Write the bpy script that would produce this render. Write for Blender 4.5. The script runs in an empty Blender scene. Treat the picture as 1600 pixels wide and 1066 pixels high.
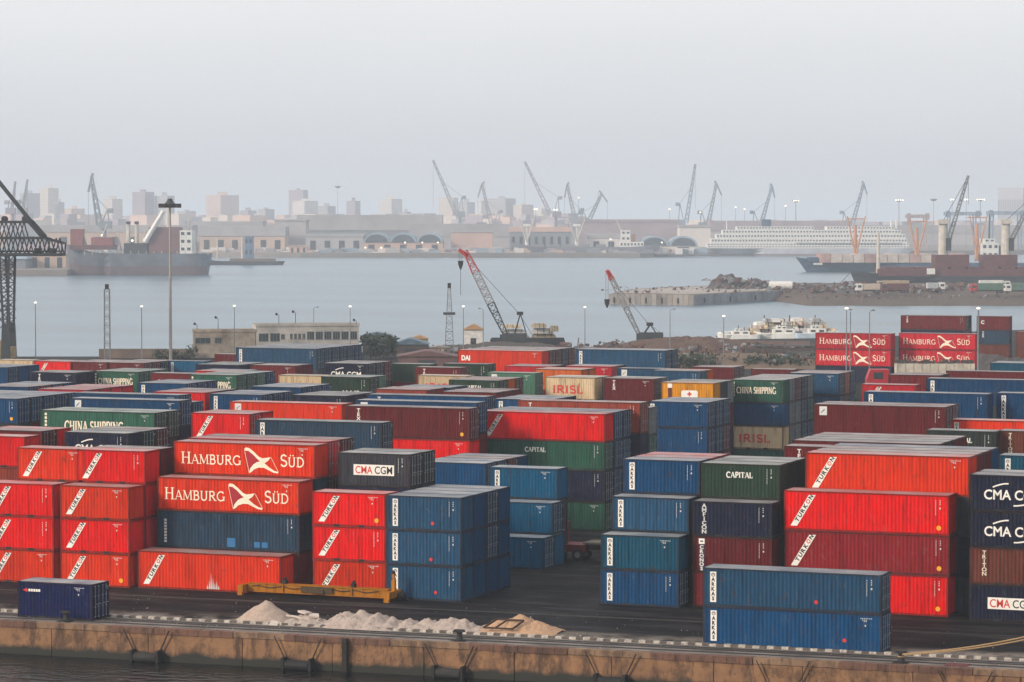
import bpy, bmesh, math, random
from mathutils import Vector, Matrix
random.seed(7)
R = math.radians
scene = bpy.context.scene
COL = scene.collection

# ------------------------------------------------------------------ camera, sky, sun, exposure
FPX, HZ, TH, CH = 4640.0, 339.0, R(21.25), 28.5        # focal length in photo pixels, horizon row, yaw, height
PITCH = math.atan((533 - HZ) / FPX)
cam_d = bpy.data.cameras.new('camera'); cam = bpy.data.objects.new('camera', cam_d); COL.objects.link(cam)
cam_d.sensor_width = 36; cam_d.lens = 36 * FPX / 1600; cam_d.clip_start = 1; cam_d.clip_end = 60000
cam.location = (0, 0, CH); cam.rotation_euler = (R(90) - PITCH, 0, TH)
scene.camera = cam

SUN_EL, SUN_AZ = R(24), R(218)       # azimuth the light comes from, clockwise from +Y
world = bpy.data.worlds.new('World'); scene.world = world; world.use_nodes = True
wn = world.node_tree; wn.nodes.clear()
w_out = wn.nodes.new('ShaderNodeOutputWorld'); w_bg = wn.nodes.new('ShaderNodeBackground')
w_sky = wn.nodes.new('ShaderNodeTexSky'); w_sky.sky_type = 'NISHITA'; w_sky.sun_disc = False
w_sky.sun_elevation = SUN_EL; w_sky.sun_rotation = SUN_AZ
w_sky.altitude = 0; w_sky.air_density = 1.0; w_sky.dust_density = 4.0; w_sky.ozone_density = 2.0
w_mix = wn.nodes.new('ShaderNodeMix'); w_mix.data_type = 'RGBA'; w_mix.inputs['Factor'].default_value = 0.86
# overcast veil over the clear sky, a little thicker and greyer towards the horizon all round
w_tc = wn.nodes.new('ShaderNodeTexCoord'); w_sp = wn.nodes.new('ShaderNodeSeparateXYZ'); w_mr = wn.nodes.new('ShaderNodeMapRange'); w_v = wn.nodes.new('ShaderNodeMix'); w_v.data_type = 'RGBA'
w_mr.interpolation_type = 'SMOOTHSTEP'; w_mr.inputs[1].default_value = -.02; w_mr.inputs[2].default_value = .13
w_v.inputs['A'].default_value = (5.85, 6.0, 6.35, 1); w_v.inputs['B'].default_value = (9.3, 9.3, 9.4, 1)
w_mp = wn.nodes.new('ShaderNodeMapping'); w_mp.inputs['Scale'].default_value = (2.2, 2.2, 9.0); w_n = wn.nodes.new('ShaderNodeTexNoise'); w_n.inputs['Scale'].default_value = 1.6; w_n.inputs['Detail'].default_value = 5
w_nr = wn.nodes.new('ShaderNodeMapRange'); w_nr.inputs[1].default_value = .3; w_nr.inputs[2].default_value = .7; w_nr.inputs[3].default_value = .955; w_nr.inputs[4].default_value = 1.03
w_cl = wn.nodes.new('ShaderNodeVectorMath'); w_cl.operation = 'SCALE'      # faint unevenness of the cloud deck
wn.links.new(w_tc.outputs['Generated'], w_mp.inputs[0]); wn.links.new(w_mp.outputs[0], w_n.inputs['Vector']); wn.links.new(w_n.outputs['Fac'], w_nr.inputs[0]); wn.links.new(w_v.outputs['Result'], w_cl.inputs[0]); wn.links.new(w_nr.outputs[0], w_cl.inputs['Scale'])
wn.links.new(w_tc.outputs['Generated'], w_sp.inputs[0]); wn.links.new(w_sp.outputs[2], w_mr.inputs[0]); wn.links.new(w_mr.outputs[0], w_v.inputs['Factor']); wn.links.new(w_cl.outputs[0], w_mix.inputs['B'])
wn.links.new(w_sky.outputs[0], w_mix.inputs['A']); wn.links.new(w_mix.outputs['Result'], w_bg.inputs[0])
w_bg.inputs[1].default_value = 0.12
wn.links.new(w_bg.outputs[0], w_out.inputs[0])

sun_d = bpy.data.lights.new('sun', 'SUN'); sun_d.energy = 3.6; sun_d.angle = R(12); sun_d.color = (1.0, 0.86, 0.72)
sun = bpy.data.objects.new('sun', sun_d); COL.objects.link(sun)
sdir = Vector((math.sin(SUN_AZ) * math.cos(SUN_EL), math.cos(SUN_AZ) * math.cos(SUN_EL), math.sin(SUN_EL)))
sun.rotation_euler = sdir.to_track_quat('Z', 'Y').to_euler(); sun.location = (0, 0, 200)
vs = scene.view_settings
vs.view_transform = 'Standard'; vs.look = 'None'; vs.exposure = 0.0; vs.gamma = 1.0; vs.use_curve_mapping = False
cy = scene.cycles
cy.use_denoising = True; cy.max_bounces = 6; cy.diffuse_bounces = 3; cy.glossy_bounces = 2; cy.transparent_max_bounces = 4
cy.volume_bounces = 4; cy.volume_step_rate = 10; cy.volume_max_steps = 64; cy.caustics_reflective = False; cy.caustics_refractive = False

# ------------------------------------------------------------------ photo pixel -> place
FW = Vector((-math.sin(TH) * math.cos(PITCH), math.cos(TH) * math.cos(PITCH), -math.sin(PITCH)))
RT = Vector((math.cos(TH), math.sin(TH), 0)); UP = RT.cross(FW)
def ray(x, y): return FW + RT * ((x - 800) / FPX) - UP * ((y - 533) / FPX)
def at_z(x, y, z):                      # the point at height z seen at this pixel
    d = ray(x, y); return Vector((0, 0, CH)) + d * ((z - CH) / d.z)
def at_y(x, Y):                         # point on the vertical line of pixel column x at world Y, on the ground
    d = ray(x, 700); t = Y / d.y; return Vector((d.x * t, Y, 0))
def at_d(x, D, z=0.0):                  # pixel column x at depth D along the view
    return Vector((0, 0, 0)) + Vector((FW.x, FW.y, 0)).normalized() * D + RT * ((x - 800) / FPX * D) + Vector((0, 0, z))
def depth(y, z): return FPX * (CH - z) / (y - HZ)       # depth of a point at height z seen on pixel row y
def zpx(y, D): return CH - (y - HZ) * D / FPX           # height seen on pixel row y at depth D
WZ = -2.3                                               # water level
HAZE = 1.95e-4

# ------------------------------------------------------------------ helpers
def tag(o, label=None, cat=None, group=None, kind=None):
    if label: o['label'] = label
    if cat: o['category'] = cat
    if group: o['group'] = group
    if kind: o['kind'] = kind
    return o
def empty(name, loc, rz=0.0):
    o = bpy.data.objects.new(name, None); COL.objects.link(o)
    o.location = loc; o.rotation_euler = (0, 0, rz); o.empty_display_size = .2; return o
class MB:
    def __init__(s): s.v = []; s.f = []; s.mi = []
    def add(s, vs, fs, m=0):
        b = len(s.v); s.v += [tuple(v) for v in vs]
        for f in fs: s.f.append(tuple(i + b for i in f)); s.mi.append(m)
        return s
    def box(s, x0, x1, y0, y1, z0, z1, m=0):
        return s.add([(x0,y0,z0),(x1,y0,z0),(x1,y1,z0),(x0,y1,z0),(x0,y0,z1),(x1,y0,z1),(x1,y1,z1),(x0,y1,z1)],
              [(0,3,2,1),(4,5,6,7),(0,1,5,4),(1,2,6,5),(2,3,7,6),(3,0,4,7)], m)
    def bar(s, a, b, w, h=None, m=0):
        a = Vector(a); b = Vector(b); h = h or w; d = (b - a)
        if d.length < 1e-6: return s
        d.normalize(); u = Vector((0,0,1)) if abs(d.z) < .95 else Vector((0,1,0))
        r = d.cross(u).normalized(); u = r.cross(d)
        r *= w / 2; u *= h / 2
        return s.add([a-r-u,a+r-u,a+r+u,a-r+u,b-r-u,b+r-u,b+r+u,b-r+u],
              [(3,2,1,0),(4,5,6,7),(0,1,5,4),(1,2,6,5),(2,3,7,6),(3,0,4,7)], m)
    def tube(s, a, b, r0, r1=None, n=8, m=0, cap=True):
        a = Vector(a); b = Vector(b); r1 = r0 if r1 is None else r1; d = (b - a).normalized()
        u = Vector((0,0,1)) if abs(d.z) < .95 else Vector((1,0,0))
        p = d.cross(u).normalized(); q = d.cross(p)
        vs = []
        for c, rr in ((a, r0), (b, r1)):
            for i in range(n):
                t = 2 * math.pi * i / n; vs.append(c + p * (math.cos(t) * rr) + q * (math.sin(t) * rr))
        fs = [(i, (i+1) % n, n + (i+1) % n, n + i) for i in range(n)]
        if cap: fs += [tuple(range(n-1, -1, -1)), tuple(range(n, 2*n))]
        return s.add(vs, fs, m)
    def path(s, pts, r, n=6, m=0):
        for a, b in zip(pts, pts[1:]): s.tube(a, b, r, r, n, m)
        return s
    def prism(s, poly, y0, y1, m=0):          # poly in (x,z), extruded along y
        n = len(poly)
        vs = [(x, y0, z) for x, z in poly] + [(x, y1, z) for x, z in poly]
        return s.add(vs, [tuple(range(n)), tuple(range(2*n-1, n-1, -1))] + [(i, n+i, n+(i+1)%n, (i+1)%n) for i in range(n)], m)
    def slab(s, poly, z0, z1, m=0):           # poly in (x,y), extruded along z
        n = len(poly)
        vs = [(x, y, z0) for x, y in poly] + [(x, y, z1) for x, y in poly]
        return s.add(vs, [tuple(range(n-1,-1,-1)), tuple(range(n, 2*n))] + [(i, (i+1)%n, n+(i+1)%n, n+i) for i in range(n)], m)
    def lathe(s, prof, n=12, c=(0,0,0), m=0): # prof (r,z)
        vs = [(c[0]+r*math.cos(2*math.pi*i/n), c[1]+r*math.sin(2*math.pi*i/n), c[2]+z) for r, z in prof for i in range(n)]
        fs = [(k*n+i, k*n+(i+1)%n, (k+1)*n+(i+1)%n, (k+1)*n+i) for k in range(len(prof)-1) for i in range(n)]
        fs += [tuple(range(n-1,-1,-1)), tuple(range((len(prof)-1)*n, len(prof)*n))]
        return s.add(vs, fs, m)
    def truss(s, a, b, w, h, nb, ch, br=None, taper=1.0, m=0, side=None):
        """square lattice boom from a to b: 4 chords + zigzag braces; w, h width and depth at a, times taper at b"""
        a = Vector(a); b = Vector(b); br = br or ch * .6; d = (b - a).normalized()
        u = Vector((0,0,1)) if abs(d.z) < .95 else Vector((0,1,0))
        r = Vector(side).normalized() if side is not None else d.cross(u).normalized(); u = r.cross(d).normalized()
        def P(k, i):
            t = k / nb; f = 1 + (taper - 1) * t; sx, sz = ((-1,-1),(1,-1),(1,1),(-1,1))[i % 4]
            return a + (b - a) * t + r * (sx * w * f / 2) + u * (sz * h * f / 2)
        for i in range(4):
            s.bar(P(0, i), P(nb, i), ch, m=m)
            for k in range(nb):
                s.bar(P(k, i), P(k+1, i+1), br, m=m) if k % 2 == 0 else s.bar(P(k, i+1), P(k+1, i), br, m=m)
            for k in range(0, nb+1, 2): s.bar(P(k, i), P(k, i+1), br, m=m)
        return s
    def mesh(s, name, mats=None, smooth=False):
        me = bpy.data.meshes.new(name); me.from_pydata(s.v, [], s.f)
        for mt in (mats if isinstance(mats, (list, tuple)) else [mats] if mats else []): me.materials.append(mt)
        if me.materials and len(me.materials) > 1: me.polygons.foreach_set('material_index', s.mi)
        if smooth: me.polygons.foreach_set('use_smooth', [True] * len(me.polygons))
        me.update(); return me
    def build(s, name, mats, parent=None, loc=None, rz=None, smooth=False):
        return link(name, s.mesh(name, mats, smooth), parent, loc, rz)
def link(name, me, parent=None, loc=None, rz=None, mat=None):
    o = bpy.data.objects.new(name, me); COL.objects.link(o)
    if parent: o.parent = parent
    if loc is not None: o.location = loc
    if rz is not None: o.rotation_euler = (0, 0, rz)
    if mat:
        for i, sl in enumerate(o.material_slots): sl.link = 'OBJECT'; sl.material = mat
    return o
def copy_tree(o, parent=None):
    c = o.copy(); COL.objects.link(c); c.parent = parent
    for ch in list(o.children): copy_tree(ch, c)
    return c

# ------------------------------------------------------------------ materials
MATS = {}
def nd(t, typ, **kw):
    n = t.nodes.new(typ)
    for k, v in kw.items(): setattr(n, k, v)
    return n
def new_mat(name):
    m = bpy.data.materials.new(name); m.use_nodes = True; t = m.node_tree
    return m, t, t.nodes['Principled BSDF']
def mixc(t, fac, a, b):
    n = nd(t, 'ShaderNodeMix', data_type='RGBA')
    for k, v in (('Factor', fac), ('A', a), ('B', b)):
        if hasattr(v, 'is_linked') or isinstance(v, bpy.types.NodeSocket): t.links.new(v, n.inputs[k])
        else: n.inputs[k].default_value = v if k == 'Factor' else (*v, 1)
    return n.outputs['Result']
def ramp(t, val, lo, hi):
    n = nd(t, 'ShaderNodeMapRange', clamp=True); n.inputs[1].default_value = lo; n.inputs[2].default_value = hi
    t.links.new(val, n.inputs[0]); return n.outputs[0]
def noise(t, vec, scale, detail=4, rough=.6, sc=None):
    if sc:
        mp = nd(t, 'ShaderNodeVectorMath', operation='MULTIPLY'); mp.inputs[1].default_value = sc
        t.links.new(vec, mp.inputs[0]); vec = mp.outputs[0]
    n = nd(t, 'ShaderNodeTexNoise'); n.inputs['Scale'].default_value = scale
    n.inputs['Detail'].default_value = detail; n.inputs['Roughness'].default_value = rough
    t.links.new(vec, n.inputs['Vector']); return n.outputs['Fac']
def mul(t, a, b):
    n = nd(t, 'ShaderNodeMath', operation='MULTIPLY')
    for i, v in enumerate((a, b)):
        if isinstance(v, (int, float)): n.inputs[i].default_value = v
        else: t.links.new(v, n.inputs[i])
    return n.outputs[0]
def objvec(t):                # object coordinates shifted by a random amount per object
    tc = nd(t, 'ShaderNodeTexCoord'); oi = nd(t, 'ShaderNodeObjectInfo')
    sc = nd(t, 'ShaderNodeMath', operation='MULTIPLY'); sc.inputs[1].default_value = 97.0
    t.links.new(oi.outputs['Random'], sc.inputs[0])
    ad = nd(t, 'ShaderNodeVectorMath', operation='ADD')
    t.links.new(tc.outputs['Object'], ad.inputs[0]); t.links.new(sc.outputs[0], ad.inputs[1])
    return ad.outputs[0], oi.outputs['Random']
def worldvec(t):
    g = nd(t, 'ShaderNodeNewGeometry'); return g.outputs['Position']
def paint(key, col, dirt=.6, rough=.5, dust_sheen=0.0, rust=.5):
    """weathered sheet steel paint: faded patches, vertical grime streaks, rust spots; dust for roofs, with pale sky sheen painted into the colour"""
    k = (key, dust_sheen)
    if k in MATS: return MATS[k]
    col = tuple(x * .84 for x in col)
    m, t, b = new_mat(key + ('_dust_sheen' if dust_sheen else '_paint'))
    v, rnd = objvec(t)
    fade = tuple(min(1, c * .84 + .006) for c in col); dk = tuple(c * .42 + .004 for c in col)
    c = mixc(t, mul(t, ramp(t, noise(t, v, .55, 5), .42, .7), .7), col, fade)
    c = mixc(t, mul(t, ramp(t, noise(t, v, 1.7, 6, .75, (1.4, 1, .8)), .56, .68), .34), c, tuple(min(1, x*.7+.10) for x in col))
    c = mixc(t, mul(t, ramp(t, noise(t, v, 1.0, 4, .65, (3.0, 3.0, .28)), .47, .64), dirt), c, dk)
    c = mixc(t, mul(t, ramp(t, noise(t, v, 2.6, 6, .7, (1, 1, .45)), .59, .67), rust), c, (.075, .030, .014))
    if dust_sheen:
        c = mixc(t, mul(t, ramp(t, noise(t, v, .45, 6, .6), .1, .65), dust_sheen), c, (.40, .385, .37))  # dusty grey that also carries the pale sky reflection as colour
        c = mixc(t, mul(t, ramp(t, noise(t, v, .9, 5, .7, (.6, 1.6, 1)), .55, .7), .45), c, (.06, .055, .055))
    bp = nd(t, 'ShaderNodeBump'); bp.inputs['Strength'].default_value = .35; bp.inputs['Distance'].default_value = .06     # dents
    t.links.new(noise(t, v, 1.3, 2, .5), bp.inputs['Height']); t.links.new(bp.outputs[0], b.inputs['Normal'])
    hsv = nd(t, 'ShaderNodeHueSaturation'); t.links.new(c, hsv.inputs['Color'])
    mr = nd(t, 'ShaderNodeMapRange'); mr.inputs[3].default_value = .8; mr.inputs[4].default_value = 1.12
    t.links.new(rnd, mr.inputs[0]); t.links.new(mr.outputs[0], hsv.inputs['Value'])
    t.links.new(hsv.outputs[0], b.inputs['Base Color'])
    b.inputs['Roughness'].default_value = .52 if dust_sheen else rough
    b.inputs['Specular IOR Level'].default_value = .20 if dust_sheen else .07
    MATS[k] = m; return m
def plain(key, col, rough=.7, var=.25, scale=1.2, spec=.3, metal=0.0, col2=None):
    if key in MATS: return MATS[key]
    m, t, b = new_mat(key); v, rnd = objvec(t)
    c2 = col2 or tuple(x * (1 - var) * .6 for x in col)
    c = mixc(t, mul(t, ramp(t, noise(t, v, scale, 6, .65), .38, .7), 1.0 if col2 else var * 2), col, c2)
    t.links.new(c, b.inputs['Base Color']); b.inputs['Roughness'].default_value = rough
    b.inputs['Specular IOR Level'].default_value = spec; b.inputs['Metallic'].default_value = metal
    MATS[key] = m; return m
def glow(key, col, strength):
    if key in MATS: return MATS[key]
    m, t, b = new_mat(key); b.inputs['Base Color'].default_value = (*col, 1)
    b.inputs['Emission Color'].default_value = (*col, 1); b.inputs['Emission Strength'].default_value = strength
    MATS[key] = m; return m
# ================================================================== setting: water, yard, quay
def water_mat(nm, col, rough, dist, sc, lo):
    m, t, b = new_mat(nm); p = worldvec(t)
    n1 = noise(t, p, sc, 3, .55, (1, 1.5, 1)); n2 = noise(t, p, sc*.17, 3, .5, (.6, 1.4, 1)); n3 = noise(t, p, .011, 4, .6, (.18, 1.7, 1))
    ad = nd(t, 'ShaderNodeMath', operation='ADD'); t.links.new(n1, ad.inputs[0]); t.links.new(n2, ad.inputs[1])
    bp = nd(t, 'ShaderNodeBump'); bp.inputs['Distance'].default_value = dist; t.links.new(ad.outputs[0], bp.inputs['Height'])
    t.links.new(ramp(t, n3, lo, 1.0), bp.inputs['Strength']); t.links.new(bp.outputs[0], b.inputs['Normal'])
    c = mixc(t, ramp(t, n3, .3, .7), col, tuple(x*.62 for x in col)); t.links.new(c, b.inputs['Base Color'])
    b.inputs['Roughness'].default_value = rough; b.inputs['IOR'].default_value = 1.33; b.inputs['Specular IOR Level'].default_value = .5 if nm != 'basin_water' else .3
    return m
g = MB(); g.add([(-30000, 186, WZ), (30000, 186, WZ), (30000, 40000, WZ), (-30000, 40000, WZ)], [(0, 1, 2, 3)])
tag(g.build('harbour_water', water_mat('harbour_water', (.105, .170, .220), .28, .15, .5, .1)), kind='structure')
g = MB(); g.add([(-2000, -400, WZ), (2000, -400, WZ), (2000, 186, WZ), (-2000, 186, WZ)], [(0, 1, 2, 3)])
tag(g.build('basin_water', water_mat('basin_water', (.004, .006, .007), .04, .42, .75, -1.5)), kind='structure')

QA = math.atan(.040); QO = Vector((-73.0, 187.3, 0))        # quay line: kerb runs through QO
QU = Vector((math.cos(QA), math.sin(QA), 0)); QV = Vector((-math.sin(QA), math.cos(QA), 0))
def q(u, v, z=0.0): return QO + QU * u + QV * v + Vector((0, 0, z))
def uq(x, y, z=0.0):
    p = at_z(x, y, z) - QO; return p.dot(QU), p.dot(QV)
EDGE = -4.3
def asphalt_mat():
    m, t, b = new_mat('asphalt'); p = worldvec(t)
    c = mixc(t, ramp(t, noise(t, p, .16, 6, .65), .3, .75), (.004, .004, .006), (.014, .013, .014))
    c = mixc(t, mul(t, ramp(t, noise(t, p, .5, 5, .7, (.12, 1.2, 1)), .50, .66), .95), c, (.050, .046, .043))     # dusty tyre drag
    c = mixc(t, mul(t, ramp(t, noise(t, p, .35, 5, .6, (.4, 1, 1)), .60, .66), .9), c, (.008, .008, .010))       # oil
    # sand and cement spilled along the kerb
    sx = nd(t, 'ShaderNodeVectorMath', operation='DOT_PRODUCT'); t.links.new(p, sx.inputs[0]); sx.inputs[1].default_value = tuple(QV)
    v = nd(t, 'ShaderNodeMath', operation='SUBTRACT'); t.links.new(sx.outputs['Value'], v.inputs[0]); v.inputs[1].default_value = QO.dot(QV)
    band = ramp(t, v.outputs[0], 4.2, .3)
    c = mixc(t, mul(t, mul(t, ramp(t, noise(t, p, .28, 5, .7), .42, .60), band), .95), c, (.34, .29, .24))
    t.links.new(c, b.inputs['Base Color'])
    t.links.new(ramp(t, noise(t, p, .2, 4, .6), -.6, 1.0), b.inputs['Roughness'])
    b.inputs['Specular IOR Level'].default_value = .04
    return m
ASPH = asphalt_mat()
def pd(x, D): v = at_d(x, D); return (v.x, v.y)
back = [pd(1900, 800), pd(1500, 735), pd(1345, 700), pd(1110, 690), pd(940, 655), pd(860, 640), pd(560, 625), pd(300, 606), pd(-150, 606), pd(-900, 640)]
f0, f1 = q(-140, EDGE + .72), q(160, EDGE + .72)
g = MB(); g.slab([(f0.x, f0.y), (f1.x, f1.y)] + back, -4.5, 0.0)
tag(g.build('yard_ground', ASPH), kind='structure')
# quay wall: coping blocks in runs, panels below, concrete apron
def quay_mat(nm, c1, c2, c3, wet=True):
    m, t, b = new_mat(nm); p = worldvec(t); v, rnd = objvec(t)
    c = mixc(t, ramp(t, noise(t, p, .7, 6, .7), .3, .7), c1, c2)
    c = mixc(t, mul(t, ramp(t, noise(t, p, 1.1, 5, .7, (1.1, 1.1, .35)), .47, .64), .9), c, c3)
    c = mixc(t, mul(t, ramp(t, noise(t, p, .45, 5, .75), .52, .62), .7), c, tuple(x*.45 for x in c2))
    c = mixc(t, mul(t, ramp(t, noise(t, v, 3.0, 6, .75), .60, .68), .8), c, (.05, .03, .02))
    if wet:                                            # algae line just above the water
        sz = nd(t, 'ShaderNodeSeparateXYZ'); t.links.new(p, sz.inputs[0])
        ad = nd(t, 'ShaderNodeMath', operation='ADD'); t.links.new(sz.outputs[2], ad.inputs[0]); t.links.new(mul(t, noise(t, p, .9, 4), -.9), ad.inputs[1])
        c = mixc(t, ramp(t, ad.outputs[0], -1.95, -2.3), c, (.014, .015, .010))
    t.links.new(c, b.inputs['Base Color']); b.inputs['Roughness'].default_value = .85
    return m
WALLM = quay_mat('quay_concrete', (.28, .145, .066), (.155, .078, .038), (.045, .022, .012))
COPE = quay_mat('coping_stone', (.115, .055, .036), (.15, .07, .042), (.04, .02, .014), False)
COPE2 = quay_mat('patched_coping', (.25, .155, .09), (.17, .10, .06), (.07, .035, .02), False)
APR = plain('apron_concrete', (.20, .175, .16), .9, .5, .35)
UA, UB = -62.0, 60.0
qe = empty('quay_wall', q(0, 0), QA); tag(qe, kind='structure')
g = MB(); g.box(UA-60, UB+80, EDGE+.05, EDGE+.75, -4.5, -.34); g.build('wall_core', WALLM, qe)
u = UA; k = 0; rnd = random.Random(3)
while u < UB:                                           # wall panels between the expansion joints
    w = rnd.uniform(5.2, 7.5); g = MB(); o = rnd.uniform(0, .05)
    g.box(u+.03, u+w-.03, EDGE-.02-o, EDGE+.049, -3.4, -.42); g.build('wall_panel', WALLM, qe); u += w
u = UA; run = 0
while u < UB:                                           # coping: runs of dark blocks, runs of patched concrete
    n, L = (rnd.randint(7, 11), .86) if run % 2 == 0 else (rnd.randint(2, 3), 1.9)
    o = -.10 if run % 2 == 0 else -.03
    for i in range(n):
        g = MB(); g.box(u+.012, u+L-.012, EDGE+o-rnd.uniform(0, .02), EDGE+.62, -.41 if run % 2 == 0 else -.38, .02-rnd.uniform(0, .03)); g.build('coping_block', COPE if run % 2 == 0 else COPE2, qe); u += L
    run += 1
ap = MB(); ap.box(UA-60, UB+80, EDGE+.63, -.30, -.3, .012); tag(ap.build('quay_apron', APR, None, q(0, 0), QA), kind='structure')
rl = plain('rail_steel', (.030, .026, .024), .6, .3, 3)
for v, nm in ((-1.05, 'crane_rail'), (-1.75, 'crane_rail'), (-2.9, 'crane_rail'), (11.2, 'crane_rail')):
    g = MB(); z = .012 if v < 0 else 0
    g.box(-120, 140, v-.22, v+.22, z-.005, z+.006); g.box(-120, 140, v-.035, v+.035, z+.006, z+.05)
    g.build(nm, rl, None, q(0, 0), QA)['kind'] = 'structure'
ke = empty('kerb', q(0, 0), QA); tag(ke, kind='structure')
kw = plain('kerb_white', (.52, .47, .41), .8, .5, 5); kd = plain('kerb_dark', (.13, .11, .095), .85, .4, 5)
kb = MB(); kb.box(-.235, .235, -.16, .16, -.05, .17); kwm = kb.mesh('kerb_stone', kw); kdm = kb.mesh('kerb_stone', kd)
u = -44.0; i = 0
while u < 46:
    o = link('kerb_stone', kwm if i % 2 else kdm, ke, (u, rnd.uniform(-.03, .03), rnd.uniform(-.03, .01)), rnd.uniform(-.03, .03)); u += .49; i += 1

# ================================================================== things on the quay
iron = plain('black_iron', (.018, .017, .018), .6, .3, 4)
for x, y, lab in ((108, 970, 'black mooring bollard on quay edge below small deep-blue container'), (722, 1000, 'black mooring bollard below the orange sand heap'), (1412, 1033, 'black mooring bollard holding the tan rope')):
    u, v = uq(x, y); b = empty('bollard', q(u, -3.25, .012), QA); tag(b, lab, 'bollard', 'mooring bollards along the quay')
    g = MB(); g.lathe([(.42, 0), (.42, .09), (.24, .14), (.19, .30), (.19, .52), (.26, .60)], 14); g.build('post', iron, b)
    g = MB(); g.box(-.42, .36, -.17, .17, .60, .70); g.box(-.36, .30, -.12, .12, .70, .76); g.build('head', iron, b)
    g = MB(); g.box(-.52, .52, -.5, .5, -.004, .03); g.build('base_plate', iron, b)
rub = plain('black_rubber', (.014, .014, .015), .75, .3, 3); rubg = plain('weathered_rubber', (.03, .029, .028), .8, .4, 3)
for i, (x, lab) in enumerate(((148, 'roller fender left of tall timber pile'), (400, 'roller fender under the pale cone heap'), (650, 'roller fender under the long pale heap'), (915, 'roller fender right of orange sand heap'), (1195, 'roller fender below quayside container pair'), (1490, 'roller fender near the right edge'))):
    u, v = uq(x, 1000 + x * .04); f = empty('quay_fender', q(u, EDGE - .42, -2.0), QA); tag(f, 'black ' + lab + ', hung on chains', 'fender', 'roller fenders hung on the quay wall')
    g = MB(); g.tube((-.85, 0, 0), (.85, 0, 0), .34, .34, 12); g.build('roller', rubg if i % 2 == 0 else rub, f)
    for s in (-1, 1):
        g = MB(); g.box(-.10+s*1.0, .10+s*1.0, -.32, .36, -.45, .5); g.build('side_block', rub, f)
        g = MB()
        for k in range(7):
            a = Vector((s*(.86+.14*k*.9), .22-.02*k, .1+.26*k)); g.bar(a, a+Vector((s*.126, -.02, .25)), .10, .055)
        g.build('chain', iron, f)
u, v = uq(503, 1010); g = MB(); g.box(-.17, .17, -.20, .14, -3.4, -.02); g.box(-.20, .20, -.23, -.205, -.7, -.45)
tag(g.build('timber_pile', plain('wet_timber', (.016, .013, .011), .7, .4, 3), None, q(u, EDGE - .2), QA), 'tall black timber pile standing against the quay wall', 'pile')
g = MB(); pts = []
b0 = q(uq(1412, 1033)[0], -3.25, .5); b1 = at_d(1900, 150); b1.z = zpx(905, 150)
for off in (0, .14):
    pts = [b0 + (b1 - b0) * (k/14) + Vector((0, 0, -.9 * math.sin(math.pi*k/14) + off * (.3 + k/14*2))) for k in range(15)]
    g.path(pts, .045, 6)
for k in range(8): g.tube(b0 + Vector((.23*math.cos(k*.8), .23*math.sin(k*.8), -.1)), b0 + Vector((.23*math.cos(k*.8+.8), .23*math.sin(k*.8+.8), -.1)), .045, .045, 6)
tag(g.build('mooring_rope', plain('tan_rope', (.36, .24, .12), .9, .3, 8)), 'tan double mooring rope running off to the right', 'rope')
g = MB(); g.box(-.75, .75, -.55, .55, 0, .03); g.box(-.68, .68, -.48, .48, .03, .045)
tag(g.build('hatch_cover', plain('hatch_red', (.12, .03, .03), .8), None, q(uq(1490, 1044)[0], -3.1, .012), QA), 'dull red steel hatch cover on quay apron', 'hatch cover')

# heaps
def heap_mat(nm, c1, c2, c3):
    m, t, b = new_mat(nm); p = worldvec(t)
    c = mixc(t, ramp(t, noise(t, p, 2.2, 8, .75), .35, .65), c1, c2); c = mixc(t, ramp(t, noise(t, p, 9, 4, .7), .60, .70), c, c3)
    t.links.new(c, b.inputs['Base Color']); b.inputs['Roughness'].default_value = .95; b.inputs['Specular IOR Level'].default_value = .1
    bp = nd(t, 'ShaderNodeBump'); bp.inputs['Strength'].default_value = .8; bp.inputs['Distance'].default_value = .12
    t.links.new(noise(t, p, 6, 5, .7), bp.inputs['Height']); t.links.new(bp.outputs[0], b.inputs['Normal'])
    return m
from mathutils import noise as mn
def heap(name, x0, x1, ybase, v0, dv, peaks, mat, lab, rough=.12, seed=0, n=(70, 34), foot=1.0, power=1.0):
    """mound between pixel columns x0..x1; peaks = (fraction along, height, radius)"""
    ua, ub = uq(x0, ybase)[0], uq(x1, ybase)[0]; W = ub - ua; g = MB(); nx, ny = n
    for j in range(ny + 1):
        for i in range(nx + 1):
            a, b = i/nx, j/ny; u = ua + W*a; v = v0 + dv*b
            h = 0
            for f, ph, pr in peaks:
                d = math.hypot(u - (ua + f*W), (v - v0 - dv*.5) * pr / (dv*.5 * .98)) / pr
                h = max(h, ph * max(0, 1 - d) ** power) if power != 1 else max(h, ph * max(0, 1 - d))
            if h > 0:
                w = Vector((u*1.3 + seed, v*1.3, seed)); nz = mn.noise(w) * .6 + mn.noise(w*2.7) * .35 + abs(mn.noise(w*6)) * .35
                h = max(.0, h + rough * nz * min(1, h * 2.5))
            g.v.append(tuple(q(u, v, h - .03)))
    for j in range(ny):
        for i in range(nx):
            a = j*(nx+1)+i; g.f.append((a, a+1, a+nx+2, a+nx+1)); g.mi.append(0)
    return tag(g.build(name, mat, smooth=True), lab, 'heap', 'heaps of spoil along the kerb')
SAND = heap_mat('pale_sand', (.44, .345, .28), (.33, .25, .205), (.20, .145, .11)); RUBB = heap_mat('pale_rubble', (.44, .365, .32), (.30, .24, .205), (.13, .10, .08)); ORSAND = heap_mat('orange_sand', (.48, .305, .19), (.38, .235, .15), (.24, .14, .09))
heap('sand_heap', 352, 452, 973, -.1, 4.4, [(.5, 1.45, 2.2)], SAND, 'pale sand heap, the sharp cone at left end of heaps', .14, 1)
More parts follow.
